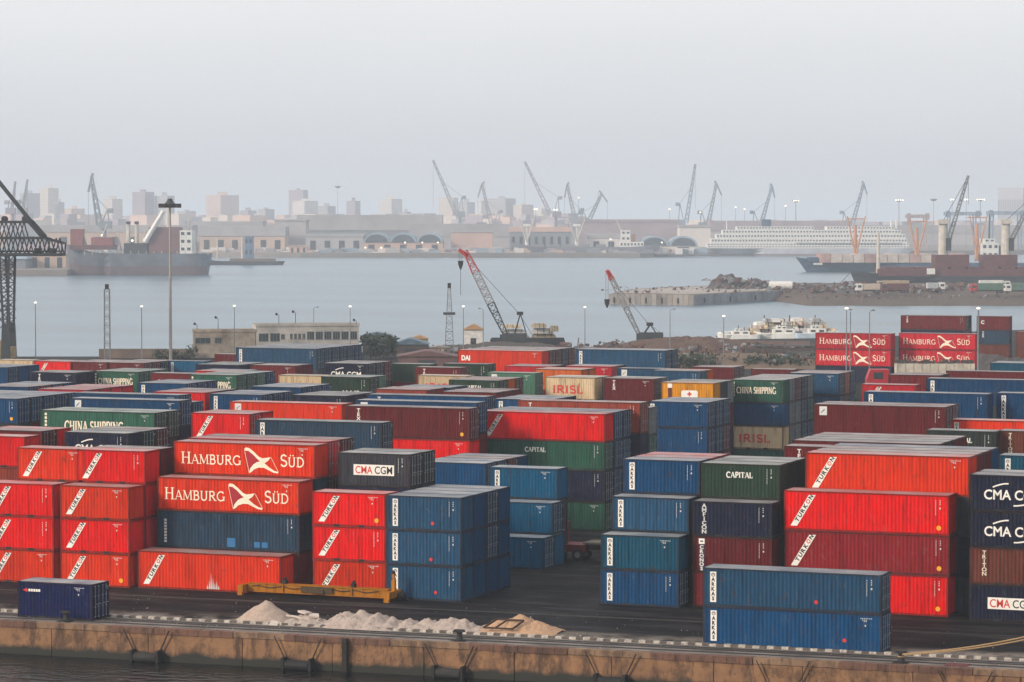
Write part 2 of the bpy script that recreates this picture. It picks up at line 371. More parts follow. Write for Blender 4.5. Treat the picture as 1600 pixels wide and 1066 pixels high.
heap('rubble_heap', 440, 520, 975, -.35, 3.2, [(.25, .5, 1.2), (.55, .7, 1.2), (.8, .5, 1.0)], RUBB, 'low pale rubble heap with broken slabs beside the cone', .38, 5)
heap('rubble_heap', 508, 640, 978, -.75, 4.6, [(.22, 1.0, 1.9), (.42, 1.15, 2.0), (.64, .95, 1.9), (.83, .7, 1.3)], RUBB, 'long lumpy pale rubble heap in front of yellow beam', .38, 9)
heap('rubble_heap', 615, 772, 983, -.2, 3.8, [(.12, .6, 1.4), (.33, .72, 1.6), (.58, .95, 1.8), (.72, .8, 1.5), (.9, .3, 1.2)], RUBB, 'lower pale rubble heap between long heap and orange sand', .36, 14)
heap('sand_heap', 738, 885, 985, .0, 5.2, [(.30, .75, 2.2), (.52, 1.22, 2.6), (.70, .8, 2.3)], ORSAND, 'orange sand heap with a bent steel frame on it', .24, 20, power=1.15)
u, v = uq(795, 985); fr = MB(); P = [q(u-1.1, .55, .42), q(u+1.0, .55, .42), q(u+1.4, 1.75, .86), q(u-.55, 1.75, .86)]
for a, b in zip(P, P[1:] + P[:1]): fr.bar(a, b, .11)
fr.bar(P[0]*.6+P[1]*.4, P[3]*.6+P[2]*.4, .09)
tag(fr.build('steel_frame', plain('rusty_bar', (.05, .028, .02), .8)), 'rusty rectangular steel frame lying on orange sand heap', 'frame')
slab_m = plain('pale_slab', (.55, .47, .41), .9, .3, 2)
for i, (x, y, z, rz, L) in enumerate(((452, 962, .62, .2, .9), (462, 958, .95, -.4, .8), (468, 966, .55, .1, 1.2), (480, 962, .75, .5, .7), (421, 975, .2, .15, .6))):
    u, v = uq(x, y, z); g = MB(); g.box(-L/2, L/2, -.3, .3, -.07, .07); o = g.build('concrete_slab', slab_m, None, q(u, 1.2 if i < 4 else -.25, z - (.15 if i < 4 else .1)), rz); o.rotation_euler = (.15*i-.2, .12, rz)
    tag(o, ('first', 'highest', 'largest', 'rightmost', 'single')[i] + ' broken concrete slab ' + ('on the low rubble heap' if i < 4 else 'lying on the kerb by the cone heap'), 'slab', 'broken slabs among the heaps')

# loose stones and litter round the heaps and over the apron
rg = random.Random(31); gg = MB()
for k in range(1300):
    if k < 900: u, v = uq(rg.triangular(360, 960, 560), 978)[0], abs(rg.gauss(0, 1.9)) + .15
    elif k < 1100: u, v = rg.uniform(-42, 42), rg.uniform(-4.2, -.4)
    else: u, v = rg.uniform(-42, 42), rg.uniform(.5, 13)
    w = rg.uniform(.015, .06) * (1 if k < 900 else .55) * (2 if rg.random() < .06 else 1); p = q(u, v, .014 if v < -.3 else 0); a = rg.uniform(0, 3); d = Vector((math.cos(a), math.sin(a), .3))*w
    gg.bar(p - d + Vector((0, 0, w)), p + d + Vector((0, 0, w)), w*1.5, w*1.1, rg.randrange(3))
tag(gg.build('loose_stones', [SAND, RUBB, plain('litter_grey', (.12, .11, .10), .9)]), 'loose stones and litter scattered along the quay', 'stones', kind='stuff')

# yellow lifting beam (container spreader)
pL, pR = at_z(386, 927, 0), at_z(614, 939, 0); bl = empty('spreader_beam', (pL + pR) / 2, math.atan2((pR - pL).y, (pR - pL).x)); BLn = (pR - pL).length / 2
tag(bl, 'yellow container spreader beam lying on asphalt before red stacks', 'spreader')
YM = paint('spreader_yellow', (.46, .175, .010), .7, .55, 0, .9)
g = MB(); g.box(-BLn+.2, BLn-.2, -.32, .32, .28, .80); g.box(-BLn+.25, BLn-.25, -.38, .38, .805, .87); g.box(-BLn+.25, BLn-.25, -.40, .40, .20, .275); g.build('main_beam', YM, bl)
for s in (-1, 1):
    g = MB(); g.box(s*BLn-.22, s*BLn+.22, -1.15, 1.15, .25, .75)
    for y in (-1.1, 1.1): g.box(s*BLn-.20, s*BLn+.20, y-.16, y+.16, -.0, .245)
    g.build('end_arm', YM, bl)
    g = MB(); g.box(s*BLn*.47-.14, s*BLn*.47+.14, -.25, .25, .875, 1.15); g.tube((s*BLn*.47, -.15, 1.15), (s*BLn*.47, .15, 1.29), .12, .10, 8); g.build('lifting_lug', iron, bl)
    g = MB(); g.box(s*BLn*.47-.04, s*BLn*.47+.04, -.45, .45, .17, .90); g.build('stiffener', YM, bl)
g = MB(); g.box(-1.3, 1.3, -.5, -.41, .34, .80); g.box(-.3, .6, -.62, -.5, .30, .66); g.build('drive_box', plain('greasy_steel', (.06, .035, .012), .6, .4, 4), bl)
g = MB(); hp = [Vector((-BLn+.6+k*.35, -.36-.02*(k % 2), .62+.07*math.sin(k*1.1))) for k in range(int((2*BLn-1.2)/.35))]; g.path(hp, .035, 5); g.build('hose', iron, bl)
g = MB(); g.box(BLn-.05, BLn+.2, -.15, .15, .75, 1.55); g.bar((BLn+.1, 0, 1.5), (BLn+.05, -.05, 2.05), .16); g.build('flipper_arm', YM, bl)
g = MB(); g.lathe([(.05, 2.0), (.14, 2.05), (.15, 2.2), (.05, 2.28)], 8, (BLn+.05, -.05, 0)); g.tube((BLn-.3, .5, .35), (BLn+.7, .5, .35), .25, .25, 10); g.build('hydraulic_motor', iron, bl)
# ================================================================== lettering (flat print)
_tc = {}
def font_mesh(s, bold=0.0):
    """2-D outline of a string in the built-in font, cap height 1: (verts, faces, width)"""
    k = (s, bold)
    if k in _tc: return _tc[k]
    cu = bpy.data.curves.new('print', 'FONT'); cu.body = s; cu.size = 1; cu.offset = bold; cu.resolution_u = 3
    ob = bpy.data.objects.new('print', cu); COL.objects.link(ob)
    dg = bpy.context.evaluated_depsgraph_get(); me = bpy.data.meshes.new_from_object(ob.evaluated_get(dg))
    vs = [(v.co.x, v.co.y) for v in me.vertices]; fs = [tuple(p.vertices) for p in me.polygons]
    bpy.data.objects.remove(ob); bpy.data.curves.remove(cu); bpy.data.meshes.remove(me)
    if 'CAP' not in _tc and s != 'H':
        hv = font_mesh('H')[0]; _tc['CAP'] = 1
    cap = _tc.get('capv', None)
    if cap is None: cap = _tc['capv'] = max(y for x, y in vs)
    x0 = min(x for x, y in vs); vs = [((x - x0) / cap, y / cap) for x, y in vs]
    _tc[k] = (vs, fs, max(x for x, y in vs)); return _tc[k]
font_mesh('H')
def arc(cx, cy, rx, ry, a0, a1, n=9):
    return [(cx + rx * math.cos(R(a0 + (a1 - a0) * i / (n-1))), cy + ry * math.sin(R(a0 + (a1 - a0) * i / (n-1)))) for i in range(n)]
# serif capitals: strokes (thick?, points), serif centres (x, y), advance
SER = {
 'H': ([(1,[(.17,0),(.17,1)]),(1,[(.65,0),(.65,1)]),(0,[(.17,.53),(.65,.53)])],[(.17,0),(.17,1),(.65,0),(.65,1)],.84),
 'A': ([(0,[(.08,0),(.38,1)]),(1,[(.38,1),(.70,0)]),(0,[(.18,.33),(.58,.33)])],[(.08,0),(.70,0)],.78),
 'M': ([(0,[(.14,0),(.17,1)]),(1,[(.17,1),(.50,.08)]),(0,[(.50,.08),(.83,1)]),(1,[(.83,1),(.86,0)])],[(.14,0),(.86,0),(.14,1),(.86,1)],1.02),
 'B': ([(1,[(.17,0),(.17,1)]),(1,[(.17,.97),(.38,.97)]+arc(.38,.75,.17,.22,90,-90)+[(.17,.53)]),(1,[(.38,.53)]+arc(.40,.28,.21,.25,90,-90)+[(.17,.03)])],[(.13,0),(.13,1)],.72),
 'U': ([(1,[(.17,1),(.17,.32)]+arc(.41,.30,.24,.28,180,360)+[(.65,1)])],[(.17,1),(.65,1)],.84),
 'R': ([(1,[(.17,0),(.17,1)]),(1,[(.17,.97),(.40,.97)]+arc(.40,.74,.19,.23,90,-90)+[(.17,.51)]),(1,[(.36,.5),(.70,0)])],[(.17,0),(.17,1),(.72,0)],.80),
 'G': ([(1,arc(.46,.5,.36,.47,42,318,15)),(1,[(.74,.02),(.74,.42)])],[(.72,.42)],.88),
 'S': ([(1,arc(.34,.74,.20,.23,25,250,10)+arc(.34,.27,.22,.24,70,-160,10))],[],.64),
 'D': ([(1,[(.17,0),(.17,1)]),(1,[(.17,.97),(.36,.97)]+arc(.36,.5,.34,.47,90,-90,11)+[(.17,.03)])],[(.13,0),(.13,1)],.84),
 'C': ([(1,arc(.45,.5,.35,.47,48,312,14))],[(.72,.83)],.80),
 'P': ([(1,[(.17,0),(.17,1)]),(1,[(.17,.97),(.38,.97)]+arc(.38,.73,.19,.24,90,-90)+[(.17,.49)])],[(.17,0),(.17,1)],.66),
 'I': ([(1,[(.17,0),(.17,1)])],[(.17,0),(.17,1)],.36),
 'T': ([(1,[(.36,0),(.36,1)]),(0,[(.04,.96),(.68,.96)]),(0,[(.06,.97),(.06,.78)]),(0,[(.66,.97),(.66,.78)])],[(.36,0)],.72),
 'L': ([(1,[(.17,0),(.17,1)]),(0,[(.17,.05),(.58,.05)]),(0,[(.57,.03),(.57,.26)])],[(.17,0),(.17,1)],.66),
 'N': ([(0,[(.16,0),(.16,1)]),(1,[(.16,1),(.68,0)]),(0,[(.68,0),(.68,1)])],[(.16,0),(.12,1),(.68,1)],.84),
 ' ': ([], [], .34)}
def strip(pts, w):
    """2-D ribbon of width w along pts with mitred joints"""
    L, Rr = [], []
    for i, p in enumerate(pts):
        a = pts[max(i-1, 0)]; b = pts[min(i+1, len(pts)-1)]
        dx, dy = b[0]-a[0], b[1]-a[1]; l = math.hypot(dx, dy) or 1
        L.append((p[0]-dy/l*w/2, p[1]+dx/l*w/2)); Rr.append((p[0]+dy/l*w/2, p[1]-dx/l*w/2))
    n = len(pts)
    return L + Rr, [(i, n+i, n+i+1, i+1) for i in range(n-1)]
class Print:
    """flat lettering in (u, v), each stroke a hair in front of the one before"""
    def __init__(s): s.v = []; s.f = []; s.k = 0
    def put(s, vs, fs):
        b = len(s.v); s.k += 1; s.v += [(x, -.0006 * (s.k % 6), y) for x, y in vs]
        s.f += [tuple(i + b for i in f) for f in fs]; return s
    def poly(s, pts): return s.put(pts, [tuple(range(len(pts)))])
    def rect(s, x0, x1, y0, y1): return s.poly([(x0,y0),(x1,y0),(x1,y1),(x0,y1)])
    def line(s, pts, w): return s.put(*strip(pts, w))
    def sans(s, txt, x, y, h, xs=1.0, bold=.02, w=None, slant=0.0, rot=0.0):
        vs, fs, tw = font_mesh(txt, bold)
        if w: xs = w / (tw * h)
        c, q = math.cos(rot), math.sin(rot); out = []
        for a, b in vs:
            a, b = a * h * xs + slant * b * h, b * h
            out.append((x + a*c - b*q, y + a*q + b*c))
        return s.put(out, fs)
    def stack(s, txt, xc, ytop, h, pitch, xs=1.0, bold=.02):
        for i, ch in enumerate(txt):
            vs, fs, tw = font_mesh(ch, bold); s.sans(ch, xc - tw*h*xs/2, ytop - i*pitch - h, h, xs, bold)
        return s
    def serif(s, txt, x, y, h, w=None, thick=.15, thin=.07, small=1.0):
        """first letter of each word full height, the rest times small"""
        adv = 0; first = True; lay = []
        for ch in txt:
            hh = h if first else h * small; first = ch == ' '
            lay.append((ch, adv, hh)); adv += SER[ch.replace('Ü', 'U')][2] * hh
        k = (w / adv) if w else 1.0
        for ch, a, hh in lay:
            st, sf, _ = SER[ch.replace('Ü', 'U')]
            f = lambda p: (x + k * (a + p[0] * hh), y + p[1] * hh)
            for tk, pts in st: s.line([f(p) for p in pts], (thick if tk else thin) * hh * (k if k < 1 else 1))
            for p in sf: s.rect(f(p)[0] - .135*hh*k, f(p)[0] + .135*hh*k, f(p)[1] + (-.0 if p[1] < .5 else -.055)*hh, f(p)[1] + (.055 if p[1] < .5 else 0)*hh)
            if ch == 'Ü':
                for dx in (.28, .54): s.rect(x + k*(a + (dx-.06)*hh), x + k*(a + (dx+.06)*hh), y + 1.12*hh, y + 1.25*hh)
        return s
    def mesh(s, name, mat):
        me = bpy.data.meshes.new(name); me.from_pydata(s.v, [], s.f); me.materials.append(mat); me.update(); return me

white = plain('white_print', (.78, .75, .69), .6, .12); cream_p = plain('cream_print', (.80, .70, .55), .6, .12)
black_p = plain('black_print', (.012, .012, .016), .6, .1); red_p = plain('red_print', (.55, .03, .025), .6, .1)
crim_p = plain('crimson_print', (.33, .008, .02), .6, .1); yel_p = plain('yellow_print', (.75, .36, .02), .6, .1)
bluep = plain('light_blue_print', (.02, .13, .30), .6, .1); nav_p = plain('navy_print', (.015, .02, .06), .6, .1)
pale_p = plain('pale_print', (.62, .62, .60), .6, .15)

# ================================================================== containers
CW = 2.44; LEN = {'20': 6.06, '40': 12.19, '40H': 12.19}; HGT = {'20': 2.59, '40': 2.59, '40H': 2.896}
PAINTS = {'red': (.78,.005,.004), 'scarlet': (.72,.034,.004), 'crimson': (.55,.015,.028), 'dark_red': (.26,.013,.018), 'maroon': (.145,.014,.016), 'rust': (.30,.05,.028),
 'brown': (.155,.042,.026), 'blue': (.003,.056,.155), 'bright_blue': (.002,.100,.215), 'steel': (.016,.072,.150), 'teal': (.004,.085,.155), 'weathered_blue': (.020,.048,.085), 'navy': (.012,.016,.042), 'deep_blue': (.006,.012,.075),
 'slate': (.050,.052,.066), 'green': (.030,.115,.078), 'dark_green': (.022,.050,.032), 'pale_green': (.085,.22,.150), 'olive': (.04,.055,.042),
 'cream': (.70,.53,.33), 'yellow': (.66,.27,.010), 'orange': (.58,.12,.020), 'grey': (.20,.22,.22), 'black_green': (.028,.040,.036)}
WORD = {'dark_red': 'dark red', 'weathered_blue': 'weathered grey-blue', 'bright_blue': 'bright blue', 'deep_blue': 'deep blue', 'dark_green': 'dark green', 'pale_green': 'pale green', 'black_green': 'blackish green', 'steel': 'dusty blue', 'rust': 'rust-red'}
def corrugated(L, h, per=.278, dep=.036):
    """folded sheet standing in the x-z plane, facing -y, outer ridges at y=0"""
    n = max(3, round(L / per)); per = L / n; xs = []
    for i in range(n):
        x = -L/2 + i * per
        xs += [(x, 0), (x + per*.25, 0), (x + per*.5, dep), (x + per*.75, dep)]
    xs.append((L/2, 0)); mb = MB(); k = len(xs)
    mb.add([(x, y, 0) for x, y in xs] + [(x, y, h) for x, y in xs], [(i, i+1, k+i+1, k+i) for i in range(k-1)])
    return mb
P0 = PAINTS['red']; _pm = paint('red', P0)
CM = {}
def cmesh():
    for h in (2.59, 2.896):
        CM['end', h] = corrugated(CW - .30, h - .31, .25, .04).mesh('end_panel', _pm)
        d = MB(); w = (CW - .30) / 2
        d.box(-w/2+.006, w/2-.006, 0, .05, 0, h - .31)
        for k in range(5): d.box(-w/2+.06, w/2-.06, -.014, -.001, .14 + k*(h-.31)/5, .14 + k*(h-.31)/5 + .26)
        CM['door', h] = d.mesh('door', _pm)
        g = MB()
        for x in (-.24, .24):
            g.tube((x, -.06, .02), (x, -.06, h-.33), .024, .024, 6)
            for z in (.05, .75, 1.5, h-.38): g.box(x-.07, x+.07, -.075, -.016, z, z+.07)
            g.box(x-.02, x+.30, -.10, -.082, .95, 1.0)
        CM['gear', h] = g.mesh('lock_gear', _pm)
    for sz in LEN:
        L, h = LEN[sz], HGT[sz]; c = .178
        CM['side', sz] = corrugated(L - .30, h - .28).mesh('side_panel', _pm)
        r = corrugated(L - .16, CW - .16, .209, .018)
        r.v = [(x, z - (CW - .16)/2, -y) for x, y, z in r.v]; CM['roof', sz] = r.mesh('roof', _pm)
        f = MB(); X, Y = L/2, CW/2
        for sx in (-1, 1):
            for sy in (-1, 1):
                for z0 in (0, h - .118):        # corner castings, a little proud of the posts
                    xa, xb = sorted((sx*X, sx*(X-c))); ya, yb = sorted((sy*Y, sy*(Y-.162)))
                    f.box(xa, xb, ya, yb, z0, z0 + .118)
                xa, xb = sorted((sx*(X-.006), sx*(X-.15))); ya, yb = sorted((sy*(Y-.006), sy*(Y-.14)))
                f.box(xa, xb, ya, yb, .118, h - .118)
            ya, yb = sorted((sx*(Y-.008), sx*(Y-.07)))
            f.box(-X+c, X-c, ya, yb, h-.115, h-.012); f.box(-X+c, X-c, ya, yb, .012, .165)
            xa, xb = sorted((sx*(X-.008), sx*(X-.10)))
            f.box(xa, xb, -Y+.162, Y-.162, h-.15, h-.012); f.box(xa, xb, -Y+.162, Y-.162, .012, .16)
        f.box(-X+.11, X-.11, -Y+.08, Y-.08, .05, .14)
        CM['frame', sz] = f.mesh('frame', _pm)
    p = MB(); p.box(-.24, .24, -.006, .05, .004, .18); CM['pocket'] = p.mesh('fork_pocket', black_p)
cmesh()

LOGO = {}
def logo_parts(kind, sz):
    """[(part name, mesh, parent index or None)] in (u, v) from the lower left corner of the long side"""
    k = (kind, sz)
    if k in LOGO: return LOGO[k]
    L, h = LEN[sz], HGT[sz]; out = []
    def add(name, pr, mat, par=None): out.append((name, pr.mesh(name, mat), par)); return len(out) - 1
    if kind == 'turkon':
        x0, y0, dx, hh, w = .50, .33, 1.28 if sz != '40H' else 1.38, (h - .62), .50
        i = add('name_plate', Print().poly([(x0,y0),(x0+w,y0),(x0+w+dx,y0+hh),(x0+dx,y0+hh)]), white)
        ln = math.hypot(dx, hh); rot = math.atan2(hh, dx); ux, uy = math.cos(rot), math.sin(rot)
        a, b = Print(), Print(); adv = ln * .146; ch = .285
        for j, c in enumerate('TURKON'):
            s = .085*ln + j * adv; px, py = x0 + .435 + ux*s, y0 + .055 + uy*s
            px -= -uy * -.0; (b if c == 'O' else a).sans(c, px, py, ch, w=adv*.80, bold=.04, rot=rot, slant=.06)
        add('lettering', a, black_p, i); add('lettering', b, red_p, i)
    elif kind in ('arkas', 'arkas_edge'):
        x0 = .52 if kind == 'arkas' else .10; w = .42; y0, y1 = .30, h - .26
        i = add('name_plate', Print().rect(x0, x0+w, y0, y1), white); p = Print(); xc = x0 + w/2; pt = (y1-y0-.1) / 6.05
        p.stack('ARKAS', xc, y1 - .08 - pt, pt*.74, pt, .95, .05); add('lettering', p, black_p, i)
        e = Print(); e.line(arc(xc, y1-.08-pt*.38, .115, pt*.34, 0, 360, 13), .045); e.line([(xc-.06, y1-.08-pt*.3),(xc+.06, y1-.08-pt*.3)], .05)
        add('emblem', e, nav_p, i)
    elif kind == 'hamburg':
        m = cream_p
        add('lettering', Print().serif('HAMBURG', .62, h*.335, .92, w=5.25, small=.80, thick=.14, thin=.065), m)
        add('lettering', Print().serif('SÜD', 9.15, h*.335, .92, w=2.15, small=.80, thick=.14, thin=.065), m)
        X, Y, s, q = 6.12, h*.10, 2.95/400, 2.0/235        # emblem: two wings and two thin sails
        g = lambda pts: [(X + a*s, Y + (235-b)*q) for a, b in pts]
        i = add('emblem', Print().put(g([(0,15),(20,0),(60,5),(110,35),(170,80),(210,95),(250,90),(310,82),(280,115),(235,140),(190,128),(150,100),(100,60),(50,30),(15,30)]),
              [(0,1,14),(1,2,13,14),(2,3,12,13),(3,4,11,12),(4,5,10,11),(5,6,9,10),(6,7,8,9)]), m)
        add('emblem', Print().put(g([(55,232),(70,190),(110,150),(150,130),(190,122),(235,138),(290,175),(350,205),(400,215),(390,228),(340,222),(280,200),(230,180),(170,180),(120,195),(80,225)]),
              [(0,1,15),(1,2,14,15),(2,3,13,14),(3,4,12,13),(4,5,12),(5,6,11,12),(6,7,10,11),(7,8,9,10)]), m)
        p = Print(); p.line(g([(3,22),(58,230)]), .035); p.line(g([(312,85),(398,216)]), .035); add('emblem', p, m)
        add('emblem', Print().poly(g([(14,36),(60,40),(110,72),(168,116),(150,124),(105,146),(66,186),(55,200)])), crim_p)
    elif kind == 'cma_plate':
        i = add('name_plate', Print().rect(L*.16+.35, L*.16+3.75, h*.34, h*.34+.82), white); x = L*.16 + .50
        add('lettering', Print().sans('CMA', x, h*.34+.13, .56, w=1.45, bold=.012), red_p, i)
        add('lettering', Print().sans('CGM', x+1.62, h*.34+.13, .56, w=1.48, bold=.012), black_p, i)
    elif kind == 'cma_big':
        p = Print(); p.sans('CMA CGM', 1.0, h*.335, .66, w=4.1, bold=.02)
        p.line([(1.62+.28*i, h*.335+.86+.27*math.sin(i*.42)) for i in range(5)], .10)
        p.line([(3.10+.28*i, h*.335-.42+.22*(1-math.cos(i*.35))) for i in range(5)], .10); add('lettering', p, white)
    elif kind == 'china':
        p = Print(); w = 4.6 if sz == '20' else 6.3; x = .62 if sz == '20' else 2.6; hh = .72 if sz == '20' else .98
        v0 = h*.40 if sz == '20' else h*.25
        p.serif('CHINA SHIPPING', x, v0, hh, w=w, thick=.21, thin=.12); [p.rect((.2, .5)[sz != '20'], (.4, .74)[sz != '20'], h-.5-.34*k, h-.27-.34*k) for k in range(5)]; add('lettering', p, cream_p)
    elif kind == 'capital':
        x = (1.95, 4.45)[sz != '20']; add('lettering', Print().serif('CAPITAL', x, h*.60, .42, w=2.05, thick=.2, thin=.1), white)
    elif kind == 'irisl':
        add('lettering', Print().serif('IRISL', .85, h*.30, .86, w=3.75, thick=.22, thin=.13), red_p)
    elif kind == 'amficon':
        add('lettering', Print().stack('AMFICON', .92, h-.2, .27, .315, 1.25, .03), pale_p)
    elif kind == 'triton':
        add('lettering', Print().stack('TRITON', 1.05, h-.2, .26, .30, 1.2, .02), cream_p)
    elif kind == 'cronos':
        i = add('name_plate', Print().rect(.50, .92, .12, h-.6), nav_p); add('lettering', Print().stack('CRONOS', .71, h-.66, .25, .315, 1.15, .03), white, i)
        j = add('name_plate', Print().rect(.49, .93, h-.56, h-.16), white); add('emblem', Print().line([(.60, h-.36),(.82, h-.36)], .10), nav_p, j)
    elif kind == 'textainer':
        add('lettering', Print().stack('TEX', 1.25, h-.25, .30, .38, 1.2, .03), white)
    elif kind == 'cross':
        i = add('name_plate', Print().poly([(2.3,.2),(4.2,.2),(4.2,h-1.0),(4.05,h-.85),(2.45,h-.85),(2.3,h-1.0)]), white)
        p = Print(); xc, yc = 3.25, h-1.25; p.poly([(xc-.09,yc-.25),(xc+.09,yc-.25),(xc+.09,yc-.09),(xc+.25,yc-.09),(xc+.25,yc+.09),(xc+.09,yc+.09),(xc+.09,yc+.25),(xc-.09,yc+.25),(xc-.09,yc+.09),(xc-.25,yc+.09),(xc-.25,yc-.09),(xc-.09,yc-.09)])
        add('emblem', p, red_p, i); add('name_plate', Print().rect(.78, 1.22, .25, h-.62), plain('maroon_print', (.10,.02,.02))); add('name_plate', Print().rect(.74, 1.26, h-.60, h-.14), white)
    elif kind == 'dai':
        add('lettering', Print().sans('DAI', .55, h*.52, .62, w=1.25, bold=.05), white)
    elif kind == 'anvis':
        add('lettering', Print().sans('AWS', 2.3, h*.06, .85, w=2.4, bold=.02, slant=.12), white)
    elif kind == 'small_red':
        add('emblem', Print().poly([(.42,h-.62),(.80,h-.48),(.86,h-.62),(.80,h-.76)]), red_p)
        p = Print(); [p.rect(.90+.2*k, 1.06+.2*k, h-.71, h-.53) for k in range(5)]; add('lettering', p, white)
    elif kind == 'vert':
        p = Print(); [p.rect(.62, .84, .42+.235*k, .42+.235*k+.17) for k in range(8)]; add('lettering', p, pale_p)
    elif kind == 'scrape':
        p = Print(); [p.poly([(5.95+.16*k, .18), (6.07+.16*k, .18), (6.0+.16*k, .18+(.35,.7,1.25,.9,.5,.65,.3)[k])]) for k in range(7)]; add('paint_scrape', p, pale_p)
    elif kind == 'patch':
        add('name_plate', Print().rect(6.05, 6.75, .25, .95), bluep); add('name_plate', Print().rect(8.35, 8.85, .3, .72), bluep); add('name_plate', Print().rect(9.0, 9.5, .3, .72), bluep)
    elif kind == 'k_c':
        add('lettering', Print().sans('C', .8, h*.45, .6, bold=.05), pale_p)
    elif kind == 'orange_x':
        o = plain('orange_print', (.6,.08,.02)); p = Print(); p.line([(.7,h*.62),(1.4,h*.38)], .09); p.line([(.7,h*.38),(1.4,h*.62)], .09); add('emblem', p, o)
    elif kind == 'square':
        add('name_plate', Print().rect(.55, 1.25, h-1.0, h-.2), pale_p); p = Print(); p.line([(.7,h-.8),(1.05,h-.45)], .12); add('emblem', p, nav_p)
    LOGO[k] = out; return out
CODE = {}
def code_mesh(style):
    """the small registration print near the right end of a long side, u measured from that end"""
    if style in CODE: return CODE[style]
    rnd = random.Random(style); p = Print()
    if style == 'v':
        y = 0
        while y < 1.1:
            d = rnd.uniform(.04, .08); p.rect(-1.0, -.96, -.35-y-d, -.35-y); y += d + rnd.uniform(.03, .05)
        for k in range(3): p.rect(-.70, -.63, -.42-.14*k, -.42-.14*k+.07)
        p.rect(-.71, -.61, -1.0, -.88)
    else:
        for r, (n, y) in enumerate(((7, -.33), (3, -.43), (2, -.52))):
            for k in range(n): p.rect(-1.45+.12*k+.12*r, -1.45+.12*k+.08+.12*r, y, y+.045)
        p.rect(-1.15, -1.06, -.84, -.72)
    CODE[style] = p.mesh('marking', pale_p); return CODE[style]
_st = Print(); _st.poly([(.14*math.cos(i*.7854), .14*math.sin(i*.7854)) for i in range(8)]); STK = _st.mesh('sticker', red_p)
PHR = {'turkon': 'slanted white nameplate', 'arkas': 'upright white nameplate', 'arkas_edge': 'edge-on nameplate', 'hamburg': 'seabird emblem', 'cma_plate': 'small white plate', 'cma_big': 'white arc lettering',
 'china': 'pale condensed lettering', 'capital': 'white serif lettering', 'irisl': 'red lettering', 'amficon': 'stacked white letters', 'triton': 'stacked cream letters', 'cronos': 'stacked letters on navy strip', 'textainer': 'stacked white letters', 'cross': 'white panel and cross',
 'dai': 'short white lettering', 'anvis': 'slanted white letters', 'small_red': 'tiny red-white logo', 'scrape': 'pale scrape', 'vert': 'sideways lettering', 'patch': 'light blue patches', 'k_c': 'single pale letter', 'orange_x': 'orange cross mark', 'square': 'white square mark'}
def container(loc, spec, label):
    """spec: colour size [d] [logo] [v|h] [s]; d = doors at the right end"""
    w = spec.split(); colr, sz = w[0], w[1]; rest = w[2:]; L, h = LEN[sz], HGT[sz]
    pm = paint(colr, PAINTS[colr]); rm = paint(colr, PAINTS[colr], dust_sheen=.85)
    fm = paint(colr + '_frame', tuple(c * .36 + o for c, o in zip(PAINTS[colr], (.020, .014, .011))), dirt=.7, rust=1.0)
    e = empty('shipping_container', loc); tag(e, label, 'container', 'shipping containers stacked in the yard')
    link('frame', CM['frame', sz], e, mat=fm)
    link('side_panel', CM['side', sz], e, (0, -CW/2 + .020, .155), mat=pm)
    link('side_panel', CM['side', sz], e, (0, CW/2 - .020, .155), math.pi, pm)
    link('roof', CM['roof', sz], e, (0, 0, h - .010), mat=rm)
    link('end_panel', CM['end', h], e, (-L/2 + .03, 0, .158), -math.pi/2, pm)
    if 'd' in rest:
        dm = paint(colr + '_door', tuple(c * .8 + .006 for c in PAINTS[colr]), dirt=.5, rust=.8)
        gm = plain('galvanised', (.24, .26, .28), .5, .3, 4)
        for sy in (-1, 1):
            d = link('door', CM['door', h], e, (L/2 - .05, sy * (CW - .30) / 4, .158), math.pi/2, dm)
            link('lock_gear', CM['gear', h], d, mat=gm)
            if sy > 0:
                mk = link('marking', code_mesh('h'), d, (1.25, -.03, h - .2)); mk.scale = (.62, 1, 1); mk['kind'] = 'stuff'
    else: link('end_panel', CM['end', h], e, (L/2 - .03, 0, .158), math.pi/2, pm)
    if sz == '20':
        for sx in (-1, 1): link('fork_pocket', CM['pocket'], e, (sx * 1.02, -CW/2 + .006, 0))
    for kind in rest:
        if kind in PHR:
            objs = []
            for nm, me, par in logo_parts(kind, sz):
                o = link(nm, me, e if par is None else objs[par], (-L/2, -CW/2 + .006, 0) if par is None else (0, -.006, 0)); objs.append(o)
    if 'v' in rest: link('marking', code_mesh('v'), e, (L/2, -CW/2 + .006, h))['kind'] = 'stuff'
    if 'h' in rest: link('marking', code_mesh('h'), e, (L/2, -CW/2 + .006, h))['kind'] = 'stuff'
    if 's' in rest: link('sticker', STK, e, (random.uniform(-.1, .35) * L, -CW/2 + .004, random.uniform(.45, .8)))
    if 'S' in rest:
        st = link('sticker', STK, e, (L/2 - .75, -CW/2 + .004, .55), mat=yel_p); st.scale = (1.3, 1, 1.3)
    return e
NV, NH = [0], [0]
HID = MB()
HSHADE = ('maroon', 'navy', 'slate', 'black_green')  # dark paints only: the black shade of the gaps put into the colour
def hidden(loc, sz, k):
    """containers the photograph shows nothing of: they only carry those in view, joined into one object"""
    X, h = LEN[sz]/2, HGT[sz]; NH[0] += 1; x, y, z = loc
    HID.box(x-X+.06, x+X-.06, y-CW/2+.05, y+CW/2-.05, z+.02, z+h-.03, k)
    for sx in (-1, 1):
        for sy in (-1, 1):
            xa, xb = sorted((x+sx*X, x+sx*(X-.16))); ya, yb = sorted((y+sy*CW/2, y+sy*(CW/2-.16))); HID.box(xa, xb, ya, yb, z, z+h, k)
LV = {1: ('single',), 2: ('top', 'bottom'), 3: ('top', 'middle', 'bottom'), 4: ('top', 'second', 'third', 'bottom')}
ORD = ('', 'second-row', 'third-row', 'fourth-row', 'fifth-row', 'sixth-row', 'seventh-row')
